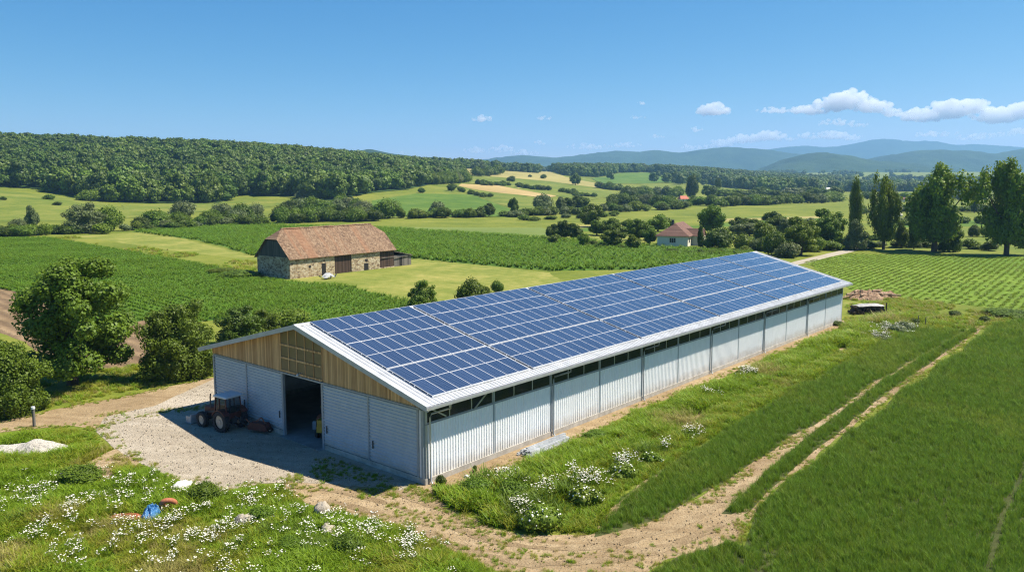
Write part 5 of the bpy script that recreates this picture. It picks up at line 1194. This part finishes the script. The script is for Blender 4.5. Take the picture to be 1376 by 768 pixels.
for i in range(28):
    for j in range(10): f.f.append([i*10+j, ((i+1) % 28)*10+j, ((i+1) % 28)*10+(j+1) % 10, i*10+(j+1) % 10]); f.m.append(0); f.s.append(True)
o = f.build('orange_tube', M['orange_clay'], None, G(225, 684), .5); o.rotation_euler = (.5, .2, .4); tag(o, 'rolled orange hose lying right of the blue tarpaulin', 'hose')
M['sheet_grey'] = paint('sheet_grey', (.40, .39, .37), .7, 0, .35, 2)
# wood stack under a white cover
ws_ = empty('wood_stack', G(1165, 421), .12); tag(ws_, 'dark stack of logs on the grass beyond the far barn corner', 'wood stack')
lg = MB()
for r in range(3):
    for c in range(12-r): xq = -2.2+r*.2+c*.4+rng.normal()*.09; zq = .22+r*.33+rng.normal()*.04; lg.tube([(xq, -.75+rng.normal()*.16, zq), (xq+rng.normal()*.05, .75, zq)], .15+.06*rng.random(), 8)
lg.build('logs', M['old_wood'], ws_)
f = MB(); f.bar((-2.6, -.5, 0), (-2.5, -.45, 1.2), .12); f.bar((2.5, -.5, 0), (2.45, -.45, 1.5), .12); f.build('stake', M['old_wood'], ws_)
q = G(1165, 421); o = crumple('cover_sheet', (q[0]+.2, q[1], 1.06), 1.9, .8, .30, M['sheet_grey'], 'white sheet lying over the dark log stack', 'sheet', 8, rz=.12)
# pale pile against the stone barn
pp = empty('scrap_pile', G(441, 374.5), SA+.1); tag(pp, 'small pale pile of sheets and scrap against the stone barn wall', 'scrap pile')
o = crumple('pale_sheet', (0, 0, .25), 1.35, .62, .85, M['car_white'], None, None, 12); o.parent = pp; o.matrix_parent_inverse = Matrix.Identity(4)
lg = MB()
for i in range(11): x_, y_ = rng.uniform(-1.6, 1.5), rng.uniform(-.75, .6); lg.bar((x_, y_, .15+.4*rng.random()), (x_+rng.uniform(-.7, .7), y_+rng.uniform(-.3, .3), .1+.7*rng.random()), .12, .2)
lg.build('scrap_wood', M['dark_metal'], pp)
# logs lying on the earth heap
for k_, (dx, dy, zz, an) in enumerate(((-3.2, -1.2, .75, .2), (-1.4, -1.5, .7, .5), (.3, -1.3, .85, -.2), (1.9, -1.3, .75, .1), (3.4, -1.0, .55, -.4), (-2.2, -.4, 1.1, .9), (1.0, -.4, 1.2, .3))):
    f = MB(); f.tube([(-.9, 0, 0), (.9, 0, .05)], [.17, .13], 8); g0 = G(1168, 400); o = f.build('log', M['bark_pale'], None, (g0[0]+dx, g0[1]+dy, zz), an); tag(o, 'pale broken log lying on the brown earth heap behind the barn', 'log', 'logs on the earth heap')
for px, py, lb in ((1233, 436, 'left one of the two grey stakes at the top end of the wheat'), (1243, 438, 'right one of the two grey stakes at the top end of the wheat')):
    f = MB(); f.tube([(0, 0, -.2), (.03, 0, .6), (.06, .02, 1.15)], [.07, .06, .05], 7); o = f.build('wooden_stake', M['grey_wood'], None, G(px, py)); tag(o, lb, 'stake')
# ================================================================== grass, crops and flowers
def tuftset(name, n, h, spread, w, bend, mat, k=3, segs=2, up=.45):
    return [proto('%s' % name, blades(n, h, spread, w, bend, M[mat], 50+i*13+n, segs, name, up)) for i in range(k)]
TG = tuftset('grass_tuft', 30, .48, .24, .034, .9, 'grass_blade'); TD = tuftset('dry_tuft', 26, .55, .22, .028, .8, 'grass_dry', 2); TL = tuftset('lush_tuft', 30, .46, .24, .042, .9, 'grass_lush')
TW = tuftset('weed_tuft', 34, .70, .26, .06, .7, 'weed_dark'); WH = tuftset('wheat_tuft', 24, .70, .19, .026, .5, 'wheat', 4, 2, .6); WP = tuftset('wheat_tuft', 22, .66, .19, .026, .5, 'wheat_pale', 2, 2, .6)
CN = tuftset('corn_plant', 15, 1.05, .16, .115, 1.1, 'corn', 4, 3, .6); BN = tuftset('bean_plant', 18, .34, .26, .13, 1.6, 'bean', 3, 2, .5)
def far_from(x, y, polys, m=0.0):
    k = np.ones(len(x), bool)
    for p in polys: k &= ~inpoly(x, y, p)
    return k
barn_poly = [bp(-.5, -.5), bp(BL+.5, -.5), bp(BL+.5, BW+.5), bp(-.5, BW+.5)]
HEAPS = [(33, 606, 3.1, 1.5), (245, 655, .5, .4), (203, 694, .8, 1.1), (168, 697, 1.1, .5), (225, 684, .6, .4), (328, 705, .5, .5), (433, 690, .6, .5), (441, 716, .6, .4), (655, 668, .5, .4)]
def clear(x, y):
    k = np.ones(len(x), bool)
    for px, py, a, b in HEAPS:
        q = G(px, py); k &= ((x-q[0])/a)**2+((y-q[1])/b)**2 > 1
    return k
def patch(x, y, zones):
    v = np.zeros(len(x))
    for px, py, r, s in zones:
        q = G(px, py); v = np.maximum(v, s*np.exp(-((x-q[0])**2+(y-q[1])**2)/(2*r*r)))
    return v
meadow = gp([(-90, 612), (0, 588), (40, 580), (95, 577), (128, 582), (150, 603), (182, 621), (228, 643), (297, 664), (352, 652), (380, 652), (410, 678), (470, 692), (540, 708), (600, 737), (660, 767), (700, 800), (720, 880), (-140, 880)])
x, y, s = fill(meadow, 36, 1); bare_k = inpoly(x, y, bare)
hn = fbm(x, y, 3.2, 4); dn = fbm(x+50, y, 5, 3); wd = patch(x, y, [(395, 715, .9, .6), (430, 735, .9, .6), (360, 720, .7, .5), (108, 645, 1.0, .9), (275, 660, .9, .8), (150, 665, .7, .6), (320, 740, .8, .6), (20, 700, .8, .6), (560, 755, .8, .5), (100, 640, .6, .7)])
keep = clear(x, y) & (~bare_k | (fbm(x, y, 1.6, 3) > .56)) & (rng.random(len(x)) < .45+.55*np.clip((hn-.3)*3, 0, 1))
x, y, hn, dn, wd = (a[keep] for a in (x, y, hn, dn, wd))
r = rng.random(len(x)); kind = np.where(wd > .25+.5*r, 8+rng.integers(0, 3, len(x)), np.where(dn+.25*(r-.5) > .67, 3+rng.integers(0, 2, len(x)), np.where(dn+.3*(rng.random(len(x))-.5) < .52, 5+rng.integers(0, 3, len(x)), rng.integers(0, 3, len(x)))))
sc = (.55+1.75*np.clip(hn-.15, 0, 1))*rng.uniform(.7, 1.25, len(x))*np.where(kind >= 8, .66, 1.0)
dl = edgedist(x, y, meadow); sc *= np.clip(.45+dl/3.0, .45, 1)
scatter('meadow_grass', np.stack([x, y, np.zeros(len(x))], -1), rng.random(len(x))*6.28, sc, kind, TG+TD+TL+TW, 'tall weedy grass of the flower meadow in the foreground', 'grass', tilt=rng.normal(size=len(x))*.12)
# daisies
def daisy(seed, n=9):
    rg = np.random.default_rng(seed); mb = MB()
    for i in range(n):
        a = rg.random()*6.28; r_ = .26*math.sqrt(rg.random()); c = Vector((r_*math.cos(a), r_*math.sin(a), rg.uniform(.42, .72))); rad = rg.uniform(.026, .046)
        nrm = Vector((rg.normal()*.35, rg.normal()*.35-.15, 1)).normalized(); t1 = nrm.orthogonal().normalized(); t2 = nrm.cross(t1); V = [c]; k = 9
        for j in range(k): V.append(c+(t1*math.cos(2*PI*j/k)+t2*math.sin(2*PI*j/k))*rad*(1 if j % 2 else .8)-nrm*.006)
        mb.add(V, [(0, 1+j, 1+(j+1) % k) for j in range(k)], 0)
        V = [c+nrm*.008]+[c+nrm*.005+(t1*math.cos(2*PI*j/6)+t2*math.sin(2*PI*j/6))*rad*.3 for j in range(6)]; mb.add(V, [(0, 1+j, 1+(j+1) % 6) for j in range(6)], 1)
        mb.bar((c.x*.6, c.y*.6, 0), tuple(c-nrm*.01), .008, .008, 2)
    return proto('daisy', mb.mesh('daisy', [M['petal'], M['pollen'], M['grass_lush']]))
DS_ = [daisy(i, 6+i*2) for i in range(4)]
zones = [(62, 660, .9, .55), (90, 690, 1.3, .7), (55, 695, 1.0, .5), (140, 662, .8, .7), (165, 657, .6, .8), (100, 672, .8, .8), (30, 648, .5, .5), (130, 640, .5, .4), (235, 715, .9, .7), (270, 700, 1.0, .95), (300, 690, .8, .9), (285, 725, 1.1, 1), (310, 712, .6, .8), (325, 750, .6, .5), (245, 750, .8, .7), (225, 735, .6, .6), (120, 755, .8, .6), (110, 740, .8, .5), (375, 660, .5, .7), (350, 672, .6, .8), (400, 690, .3, .3), (430, 705, .4, .4), (410, 745, .6, .5), (370, 750, .5, .8), (500, 715, .7, .95), (530, 730, .9, 1), (550, 745, .7, .9), (475, 720, .5, .5), (485, 700, .4, .4), (205, 690, 3.6, .28), (440, 720, 3.4, .24), (60, 690, 3.2, .30), (330, 740, 2.5, .25)]
x, y, s = fill(meadow, 30, 2); pz = patch(x, y, zones); cl_ = fbm(x, y, 1.2, 3)
k = (rng.random(len(x)) < .50*pz*np.clip((cl_-.40)*4, 0, 1)) & clear(x, y); x, y = x[k], y[k]
scatter('daisies', np.stack([x, y, np.zeros(len(x))], -1), rng.random(len(x))*6.28, rng.uniform(.75, 1.15, len(x)), rng.integers(0, 4, len(x)), DS_, 'white daisies scattered through the foreground meadow', 'flowers')
# grass strip between wall and wheat
strip = [bp(.5, -2.2), bp(8, -2.6), bp(20, -1.9), bp(45, -1.9), bp(76, -1.6), *gp([(1215, 430), (1300, 440), (1215, 446), (1172, 466), (1100, 504), (1000, 560), (905, 618), (832, 666), (798, 716), (700, 712), (640, 700), (602, 674), (582, 658)])]
x, y, s = fill(strip, 30, 3, 62); tr_ = np.zeros(len(x), bool)
for p in strip_trk: tr_ |= inpoly(x, y, p)
hn = fbm(x, y, 3.0, 4); dn = fbm(x+90, y+20, 6, 3); a_ = (x-A0[0])*U[0]+(y-A0[1])*U[1]; b_ = -((x-A0[0])*NV[0]+(y-A0[1])*NV[1])
soil = fbm(x*1.0, y, 1.8, 3); near = np.exp(-(a_+0)/9.0)
k = clear(x, y) & (~tr_ | (soil > .50)) & ~((b_ < 2.4) & (soil > .64)) & ~((a_ < 9) & (soil > .63)); k &= ~((a_ > 7.2) & (a_ < 12.4) & (b_ < 2.2))
x, y, s, hn, dn, b_, a_ = (v[k] for v in (x, y, s, hn, dn, b_, a_)); n = len(x)
kind = np.where(dn+.3*(rng.random(n)-.5) > .72, 3+rng.integers(0, 2, n), np.where(rng.random(n) < .62+.25*(b_ < 6), 5+rng.integers(0, 3, n), rng.integers(0, 3, n)))
wd = patch(x, y, [(640, 650, .9, .8), (720, 690, 1.1, 1), (780, 665, .9, .9), (700, 660, .8, .5), (870, 610, .8, .6)]); kind = np.where(wd > .3+.6*rng.random(n), 8+rng.integers(0, 3, n), kind)
scatter('strip_grass', np.stack([x, y, np.zeros(n)], -1), rng.random(n)*6.28, (.65+1.7*np.clip(hn-.22, 0, 1))*(1+.45*np.exp(-((b_-4.5)/2.0)**2))*rng.uniform(.65, 1.25, n)*s*np.where(b_ > 8, .8, 1), kind, TG+TD+TL+TW, 'bright uneven grass strip between the barn wall and the wheat', 'grass', tilt=rng.normal(size=n)*.12)
zs = [(705, 690, .5, .5), (735, 665, .5, .9), (790, 652, .6, 1), (775, 645, .5, .8), (835, 627, .5, .9), (890, 605, .4, .6), (930, 590, .4, .6), (680, 648, .5, .4), (1005, 505, .6, .5), (955, 535, .5, .4), (1205, 445, 1.2, .7), (1185, 455, 1.0, .5)]
x, y, s = fill(strip, 34, 4); k = rng.random(len(x)) < .5*patch(x, y, zs); x, y = x[k], y[k]
scatter('strip_daisies', np.stack([x, y, np.zeros(len(x))+.12], -1), rng.random(len(x))*6.28, rng.uniform(.8, 1.3, len(x)), rng.integers(0, 4, len(x)), DS_, 'white flowers along the grass strip beside the barn', 'flowers')
# verges of road and yard, tufts breaking up the edges, grass under the trees
verge = gp([(-90, 560), (0, 560), (70, 547), (150, 531), (205, 520), (289, 502), (289, 470), (205, 488), (120, 498), (95, 500), (30, 505), (-90, 530)])
x, y, s = fill(verge, 12, 5, 66); n1 = fbm(x, y, 3, 3); k = n1 > .40; x, y, s = x[k], y[k], s[k]
ed_x = [x]; ed_y = [y]; ed_s = [s*.8]
for poly, dens, thr, width in ((track, 30, .55, 1.0), (yard, 26, .57, 1.1), (road, 26, .52, .9), (apron, 26, .52, .9), (bare, 20, .5, .9)):
    q = np.array(poly); lo, hi = q.min(0)-2, q.max(0)+2; nn = int((hi-lo).prod()*dens); xx = lo[0]+(hi-lo)[0]*rng.random(nn); yy = lo[1]+(hi-lo)[1]*rng.random(nn)
    kk = (edgedist(xx, yy, poly) < width*rng.random(nn)) & (fbm(xx, yy, 1.1, 3) > thr-.12*rng.random(nn)) & ~inpoly(xx, yy, barn_poly) & far_from(xx, yy, [wheat_l, wheat_m, wheat_r, wheat_b])
    if poly is yard or poly is road: kk &= ~inpoly(xx, yy, gp([(135, 560), (225, 548), (292, 530), (300, 500), (210, 535), (150, 562)]))
    ed_x.append(xx[kk]); ed_y.append(yy[kk]); ed_s.append(np.full(kk.sum(), .45))
q = np.array(track); lo, hi = q.min(0), q.max(0); nn = int((hi-lo).prod()*16); xx = lo[0]+(hi-lo)[0]*rng.random(nn); yy = lo[1]+(hi-lo)[1]*rng.random(nn)
mid = gp([(530, 682), (600, 705), (690, 742), (760, 752), (850, 742), (950, 712), (985, 690)])
kk = inpoly(xx, yy, track) & (((edgedist(xx, yy, mid, False) < .65) & (fbm(xx, yy, 1.6, 3) > .45)) | (fbm(xx+7, yy, 1.2, 3) > .68)); ed_x.append(xx[kk]); ed_y.append(yy[kk]); ed_s.append(np.full(kk.sum(), .42))
front = [bp(-1.0, 1), bp(-.6, 9), bp(-2.6, 9.2), bp(-4.2, 4), bp(-4, 1)]; xx, yy, _ = fill(front, 16, 6); kk = fbm(xx, yy, 1.5, 3) > .58; ed_x.append(xx[kk]); ed_y.append(yy[kk]); ed_s.append(np.full(kk.sum(), .45))
x = np.concatenate(ed_x); y = np.concatenate(ed_y); s = np.concatenate(ed_s); k = clear(x, y); x, y, s = x[k], y[k], s[k]; n = len(x)
scatter('verge_grass', np.stack([x, y, np.zeros(n)], -1), rng.random(n)*6.28, s*rng.uniform(.55, 1.25, n), rng.integers(0, 8, n), TG+TD+TL, 'grass tufts along the edges of road, yard and dirt track', 'grass', tilt=rng.normal(size=n)*.12)
# clods and stones lying on dirt and gravel
def pebble(seed):
    f = MB(); f.ball((0, 0, .25), (1, .8, .55), 0, 7, 5, .6, seed); return f
PB = [proto('pebble', pebble(i).mesh('pebble', [M['dirt'] if i < 2 else M['gravel']])) for i in range(4)]
xa_, ya_, _ = fill(track, 14, 40); xb_, yb_, _ = fill(yard, 18, 41); xc_, yc_, _ = fill(apron, 10, 42); kb = far_from(xb_, yb_, [barn_poly])
x = np.concatenate([xa_, xb_[kb], xc_]); y = np.concatenate([ya_, yb_[kb], yc_]); kd_ = np.concatenate([rng.integers(0, 2, len(xa_)), rng.integers(2, 4, kb.sum()), rng.integers(0, 2, len(xc_))]); n = len(x); kk = far_from(x, y, [wheat_l, wheat_m, wheat_r, wheat_b, barn_poly]); x, y, kd_ = x[kk], y[kk], kd_[kk]; n = len(x)
scatter('loose_stones', np.stack([x, y, np.full(n, .045)], -1), rng.random(n)*6.28, .012+.040*rng.random(n)**5+.010*rng.random(n), kd_, PB, 'small clods and stones lying on the dirt track and gravel yard', 'stones')
# wheat
xs, ys, ss = [], [], []
for i, (pl, dens) in enumerate(((wheat_l, 28), (wheat_m, 28), (wheat_r, 25), (wheat_b, 28))):
    x, y, s = fill(pl, dens, 10+i, 58); d = edgedist(x, y, pl); px_ = CX+KD*x/np.maximum(y, 1); k = (px_ < 1750) & ((d > .25) | (rng.random(len(x)) < .5)); xs.append(x[k]); ys.append(y[k]); ss.append((s*np.clip(.6+d/1.6, .6, 1))[k])
x = np.concatenate(xs); y = np.concatenate(ys); s = np.concatenate(ss); n = len(x)
furrow = edgedist(x, y, gp([(1325, 775), (1345, 700), (1376, 630), (1420, 560)]), False) > .2; lodge = fbm(x, y, 7, 4); k = furrow & (rng.random(n) < .9+.5*(lodge-.2)); x, y, s, lodge = x[k], y[k], s[k], lodge[k]; n = len(x)
scatter('wheat_crop', np.stack([x, y, np.zeros(n)], -1), rng.random(n)*6.28, s*(.70+.45*(lodge-.2))*rng.uniform(.75, 1.25, n), np.where(fbm(x, y+40, 9, 4)+.16*(rng.random(n)-.5) > .56, 4+rng.integers(0, 2, n), rng.integers(0, 4, n)), WH+WP, 'dense dark green wheat with two bare wheel tracks', 'wheat', tilt=rng.normal(size=n)*.2+.03)
# corn and beans in rows
def rows(poly, a_, pitch, step, seed, jit=.12):
    rg = np.random.default_rng(seed); c, s_ = math.cos(a_), math.sin(a_); P = np.array([p[:2] for p in poly]); u_ = P[:, 0]*c+P[:, 1]*s_; v_ = -P[:, 0]*s_+P[:, 1]*c
    uu, vv = np.meshgrid(np.arange(u_.min(), u_.max(), step), np.arange(v_.min(), v_.max(), pitch)); uu = uu.ravel()+rg.normal(size=uu.size)*step*.3; vv = vv.ravel()+rg.normal(size=vv.size)*jit; vv = vv+.4*np.sin(uu*.03)
    x = uu*c-vv*s_; y = uu*s_+vv*c; px_ = CX+KD*x/np.maximum(y, 1); k = inpoly(x, y, poly) & (px_ > -60) & (px_ < 1440) & (rg.random(len(x)) < .94); return x[k], y[k]
x, y = rows(corn_left, CORN_A, 1.3, .55, 20); x2_, y2_ = rows(corn_back, CORN_A+.5, 1.7, 1.35, 21, .3); d1 = fbm(x, y, 12, 3); d2 = fbm(x2_, y2_, 20, 3)
x = np.concatenate([x, x2_]); y = np.concatenate([y, y2_]); s = np.concatenate([.62+.75*(d1-.2), 1.25+.9*(d2-.3)]); n = len(x)
k = far_from(x, y, [plough]); x, y, s = x[k], y[k], s[k]; n = len(x)
scatter('corn_crop', np.stack([x, y, np.zeros(n)], -1), rng.random(n)*6.28, s*rng.uniform(.8, 1.2, n), rng.integers(0, 4, n), CN, 'rows of young green corn around the old stone barn', 'corn')
x, y = rows(bean, RIGHT_A, 1.25, .42, 22, .1); d1 = fbm(x, y, 15, 3); k = rng.random(len(x)) < .55+1.1*(d1-.25); x, y = x[k], y[k]; n = len(x)
scatter('bean_crop', np.stack([x, y, np.zeros(n)], -1), rng.random(n)*6.28, rng.uniform(.55, 1.35, n), rng.integers(0, 3, n), BN, 'light green low crop in rows beyond the far end of the barn', 'crop')
# rough grass round the far end of the barn and on the slope in front of the corn
rough_p = gp([(1135, 395), (1240, 404), (1380, 420), (1380, 430), (1300, 440), (1215, 432), (1135, 436)]); x, y, s = fill(rough_p, 5, 30); n1 = fbm(x, y, 6, 3); k = n1 > .42; x, y = x[k], y[k]; n = len(x)
x3_, y3_, _ = fill(gp([(60, 319), (200, 342), (345, 374), (345, 352), (230, 337), (100, 318)]), .7, 31); x3_, y3_ = x3_[fbm(x3_, y3_, 14, 3) > .5], y3_[fbm(x3_, y3_, 14, 3) > .5]
x = np.concatenate([x, x3_]); y = np.concatenate([y, y3_]); s = np.concatenate([rng.uniform(.6, 1.5, n), rng.uniform(1.0, 2.4, len(x3_))]); n = len(x)
scatter('rough_grass', np.stack([x, y, np.zeros(n)], -1), rng.random(n)*6.28, s, rng.integers(0, 8, n), TG+TL+TD, 'rough uncut grass by the headland and the hay strip', 'grass')
# ------------------------------------------------------------------ single weeds and flowering bushes
def flower_bush(px, py, hp, wp, label, seed, mat='leaf_mid', nfl=90, cat='flowering bush'):
    p = G(px, py); d = p[1]; h = hp*d/KD; w_ = wp*d/KD; rg = np.random.default_rng(seed)
    me, L = crown_mesh('flowering_bush', 'bush', h, w_, 12, 1500, .075, M[mat], seed, core=.7); o = bpy.data.objects.new('flowering_bush', me); COL.objects.link(o); o.location = p; tag(o, label, cat)
    mb = MB()
    for i in range(nfl):
        c, r_ = L[int(rg.integers(len(L)))]; v = Vector(rg.normal(size=3)); v.z = abs(v.z)+.2; v.normalize(); c = Vector((c[0]+v.x*r_[0]*1.1, c[1]+v.y*r_[1]*1.1, c[2]+v.z*r_[2]*1.1)); t1 = v.orthogonal().normalized(); t2 = v.cross(t1); rad = rg.uniform(.035, .060); k = 8
        mb.add([c+v*.01]+[c+(t1*math.cos(2*PI*j/k)+t2*math.sin(2*PI*j/k))*rad*(1 if j % 2 else .75) for j in range(k)], [(0, 1+j, 1+(j+1) % k) for j in range(k)], 0)
    mb.build('blossom', M['petal'], o); return o
flower_bush(728, 708, 40, 66, 'largest white flowered bush on the grass strip, nearest to the dirt track', 1, 'leaf_bright', 60)
flower_bush(788, 678, 32, 52, 'white flowered bush right of the largest one on the grass strip', 2, 'leaf_bright', 85)
flower_bush(838, 640, 21, 40, 'white flowered bush further up the grass strip, third from the dirt track', 3, 'leaf_bright', 40)
flower_bush(876, 622, 20, 28, 'small white flowered bush on the grass strip beside the wheat corner', 4, 'leaf_bright', 40)
flower_bush(930, 590, 12, 18, 'little flowering bush halfway along the grass strip', 5, 'leaf_bright', 30)
flower_bush(1208, 447, 17, 44, 'broad greyish flowering bush at the far end of the grass strip', 6, 'leaf_grey', 90)
flower_bush(1180, 457, 10, 34, 'low whitish flowering bush in front of the broad greyish one', 7, 'leaf_grey', 70)
flower_bush(995, 507, 11, 18, 'small white flowering clump close to the barn wall halfway along', 8, 'leaf_bright', 30)
for px, py, hp, wp, mt, lb in ((592, 652, 20, 15, 'leaf_dark', 'small dark weed at the near corner of the barn wall'), (638, 634, 13, 7, 'leaf_dark', 'tiny upright weed against the concrete base of the barn'), (640, 662, 26, 46, 'leaf_mid', 'dark weed clump on the grass strip nearest the barn corner'), (690, 668, 30, 50, 'leaf_mid', 'green weed clump between the barn corner and the largest flowered bush'), (800, 588, 14, 34, 'leaf_mid', 'green weed clump beside the stack of steel profiles'),
                           (110, 648, 30, 56, 'leaf_mid', 'dark weed clump in the meadow below the bare patch'), (275, 672, 32, 44, 'leaf_mid', 'grey green weed clump beside the white flat stone'), (392, 738, 22, 44, 'leaf_mid', 'largest dark weed clump in the foreground meadow'), (350, 700, 26, 40, 'leaf_mid', 'dark weed clump above the brownish boulder'), (468, 742, 34, 46, 'leaf_mid', 'weed clump below the tan boulder in the meadow'),
                           (1125, 437, 8, 14, 'leaf_dark', 'low weed at the foot of the far barn corner'), (1228, 437, 12, 14, 'leaf_dark', 'dark bush next to the two grey stakes'), (1322, 432, 10, 14, 'leaf_dark', 'dark weed at the head of the wheat beyond the wheel tracks'), (1282, 424, 9, 16, 'leaf_dark', 'low dark bush on the headland right of the stakes'), (1355, 424, 11, 60, 'leaf_mid', 'long low bush on the headland at the right edge'), (322, 372, 12, 52, 'leaf_mid', 'long low thicket beside the left gable of the stone barn'), (300, 366, 8, 36, 'leaf_bright', 'low pale thicket left of the stone barn')):
    plant(px, py, hp, wp, B_, mt, lb, name='weed_bush', cat='weed', detail='mid', at=G(px, py))
# ================================================================== clouds
def cloudmat():
    m = NT('cloud'); v = m.n('VolumePrincipled', {'Color': (.99, .99, .99), 'Density': .0065, 'Anisotropy': .0}); m.t.links.new(v.outputs[0], m.out.inputs['Volume']); return m.mat
M['cloud'] = cloudmat()
def cloud(puffs, label, D=19000, seed=0):
    """puffs: list of (px, py, wpx, hpx) clumps of one cloud"""
    rg = np.random.default_rng(seed); Vs = []; Fs = []; b = 0
    for px, py, wp, hp in puffs:
        W2, H2 = wp*D/KD, hp*D/KD; cx, cz = (px-CX)/KD*D, H-(py-YH)/KD*D
        n = int(14+wp*hp/16)
        for i in range(n):
            a = rg.random()*6.28; r = rg.random()**.5; ex = math.cos(a)*r; ez = math.sin(a)*r
            if ez < -.35: ez = -.35-.1*rg.random()
            s = H2*rg.uniform(.10, .27)*(1.1-.6*abs(ex)); v = ICO2[0]*np.array([1.35, 1.5, 1])*s
            Vs.append(v+np.array([cx+ex*W2*.46, D+rg.normal()*W2*.10, cz+ez*H2*.40])); Fs.append(ICO2[1]+b); b += len(v)
    V = np.concatenate(Vs); c = V.mean(0); o = bpy.data.objects.new('cloud', npmesh('cloud', V-c, tris=np.concatenate(Fs), mats=[M['cloud']], smooth=True)); COL.objects.link(o); o.location = c
    rm = o.modifiers.new('union', 'REMESH'); rm.mode = 'VOXEL'; rm.voxel_size = 13.0
    tx = bpy.data.textures.new('billow', 'CLOUDS'); tx.noise_scale = 110; tx.noise_depth = 4
    dm = o.modifiers.new('billow', 'DISPLACE'); dm.texture = tx; dm.strength = 90; dm.mid_level = .47
    tag(o, label, 'cloud', None, 'thing'); return o
cloud([(649, 161, 30, 10)], 'small single white cloud above the middle of the mountains', seed=1)
cloud([(731, 160, 22, 7)], 'little white cloud right of the small single one', seed=2)
cloud([(860, 141, 16, 5), (855, 159, 24, 6)], 'pair of thin cloud wisps left of the round white cloud', seed=3)
cloud([(957, 150, 50, 18), (945, 153, 22, 10)], 'round white cloud left of the big cloud bank', seed=4)
cloud([(934, 175, 18, 8)], 'small cloud puff under the round white cloud', 17000, seed=5); cloud([(882, 184, 24, 6)], 'thin low cloud wisp above the blue range', 17500, seed=6)
cloud([(1040, 150, 60, 10), (1085, 150, 60, 16), (1118, 142, 60, 24), (1140, 134, 50, 20), (1165, 146, 60, 20), (1195, 154, 50, 12), (1235, 158, 70, 20), (1270, 150, 60, 26), (1300, 146, 50, 22), (1335, 158, 70, 22), (1370, 150, 60, 22), (1410, 158, 70, 26)], 'big white cloud bank over the mountains at the right', seed=7)
cloud([(1120, 166, 60, 10), (1150, 170, 40, 7)], 'small flat cloud under the left part of the big cloud bank', 16500, seed=17); cloud([(1325, 182, 70, 8), (1370, 178, 60, 10)], 'flat cloud under the right end of the big cloud bank', 16500, seed=18)
cloud([(1000, 188, 60, 14), (1030, 184, 44, 16), (1050, 187, 40, 10), (968, 194, 50, 12), (935, 198, 50, 10)], 'low bright cloud right behind the blue range', 21000, seed=8)
cloud([(1085, 184, 34, 11), (1118, 183, 50, 13), (1140, 186, 40, 9)], 'low cloud beside the highest mountain, left of it', 21000, seed=9); cloud([(1250, 182, 60, 9), (1300, 186, 60, 9)], 'low cloud behind the shoulder of the highest mountain', 21000, seed=10)
cloud([(640, 203, 40, 9), (675, 201, 40, 10), (705, 205, 44, 9)], 'low hazy cloud left of the blue range', 21000, seed=11); cloud([(725, 193, 18, 7), (790, 198, 70, 9), (840, 196, 50, 9)], 'faint low cloud above the left end of the blue range', 21000, seed=12); cloud([(541, 206, 14, 5)], 'tiny cloud peeping over the left forest hill', 21000, seed=13)
SC.view_settings.exposure = .9
cy.transparent_max_bounces = 40
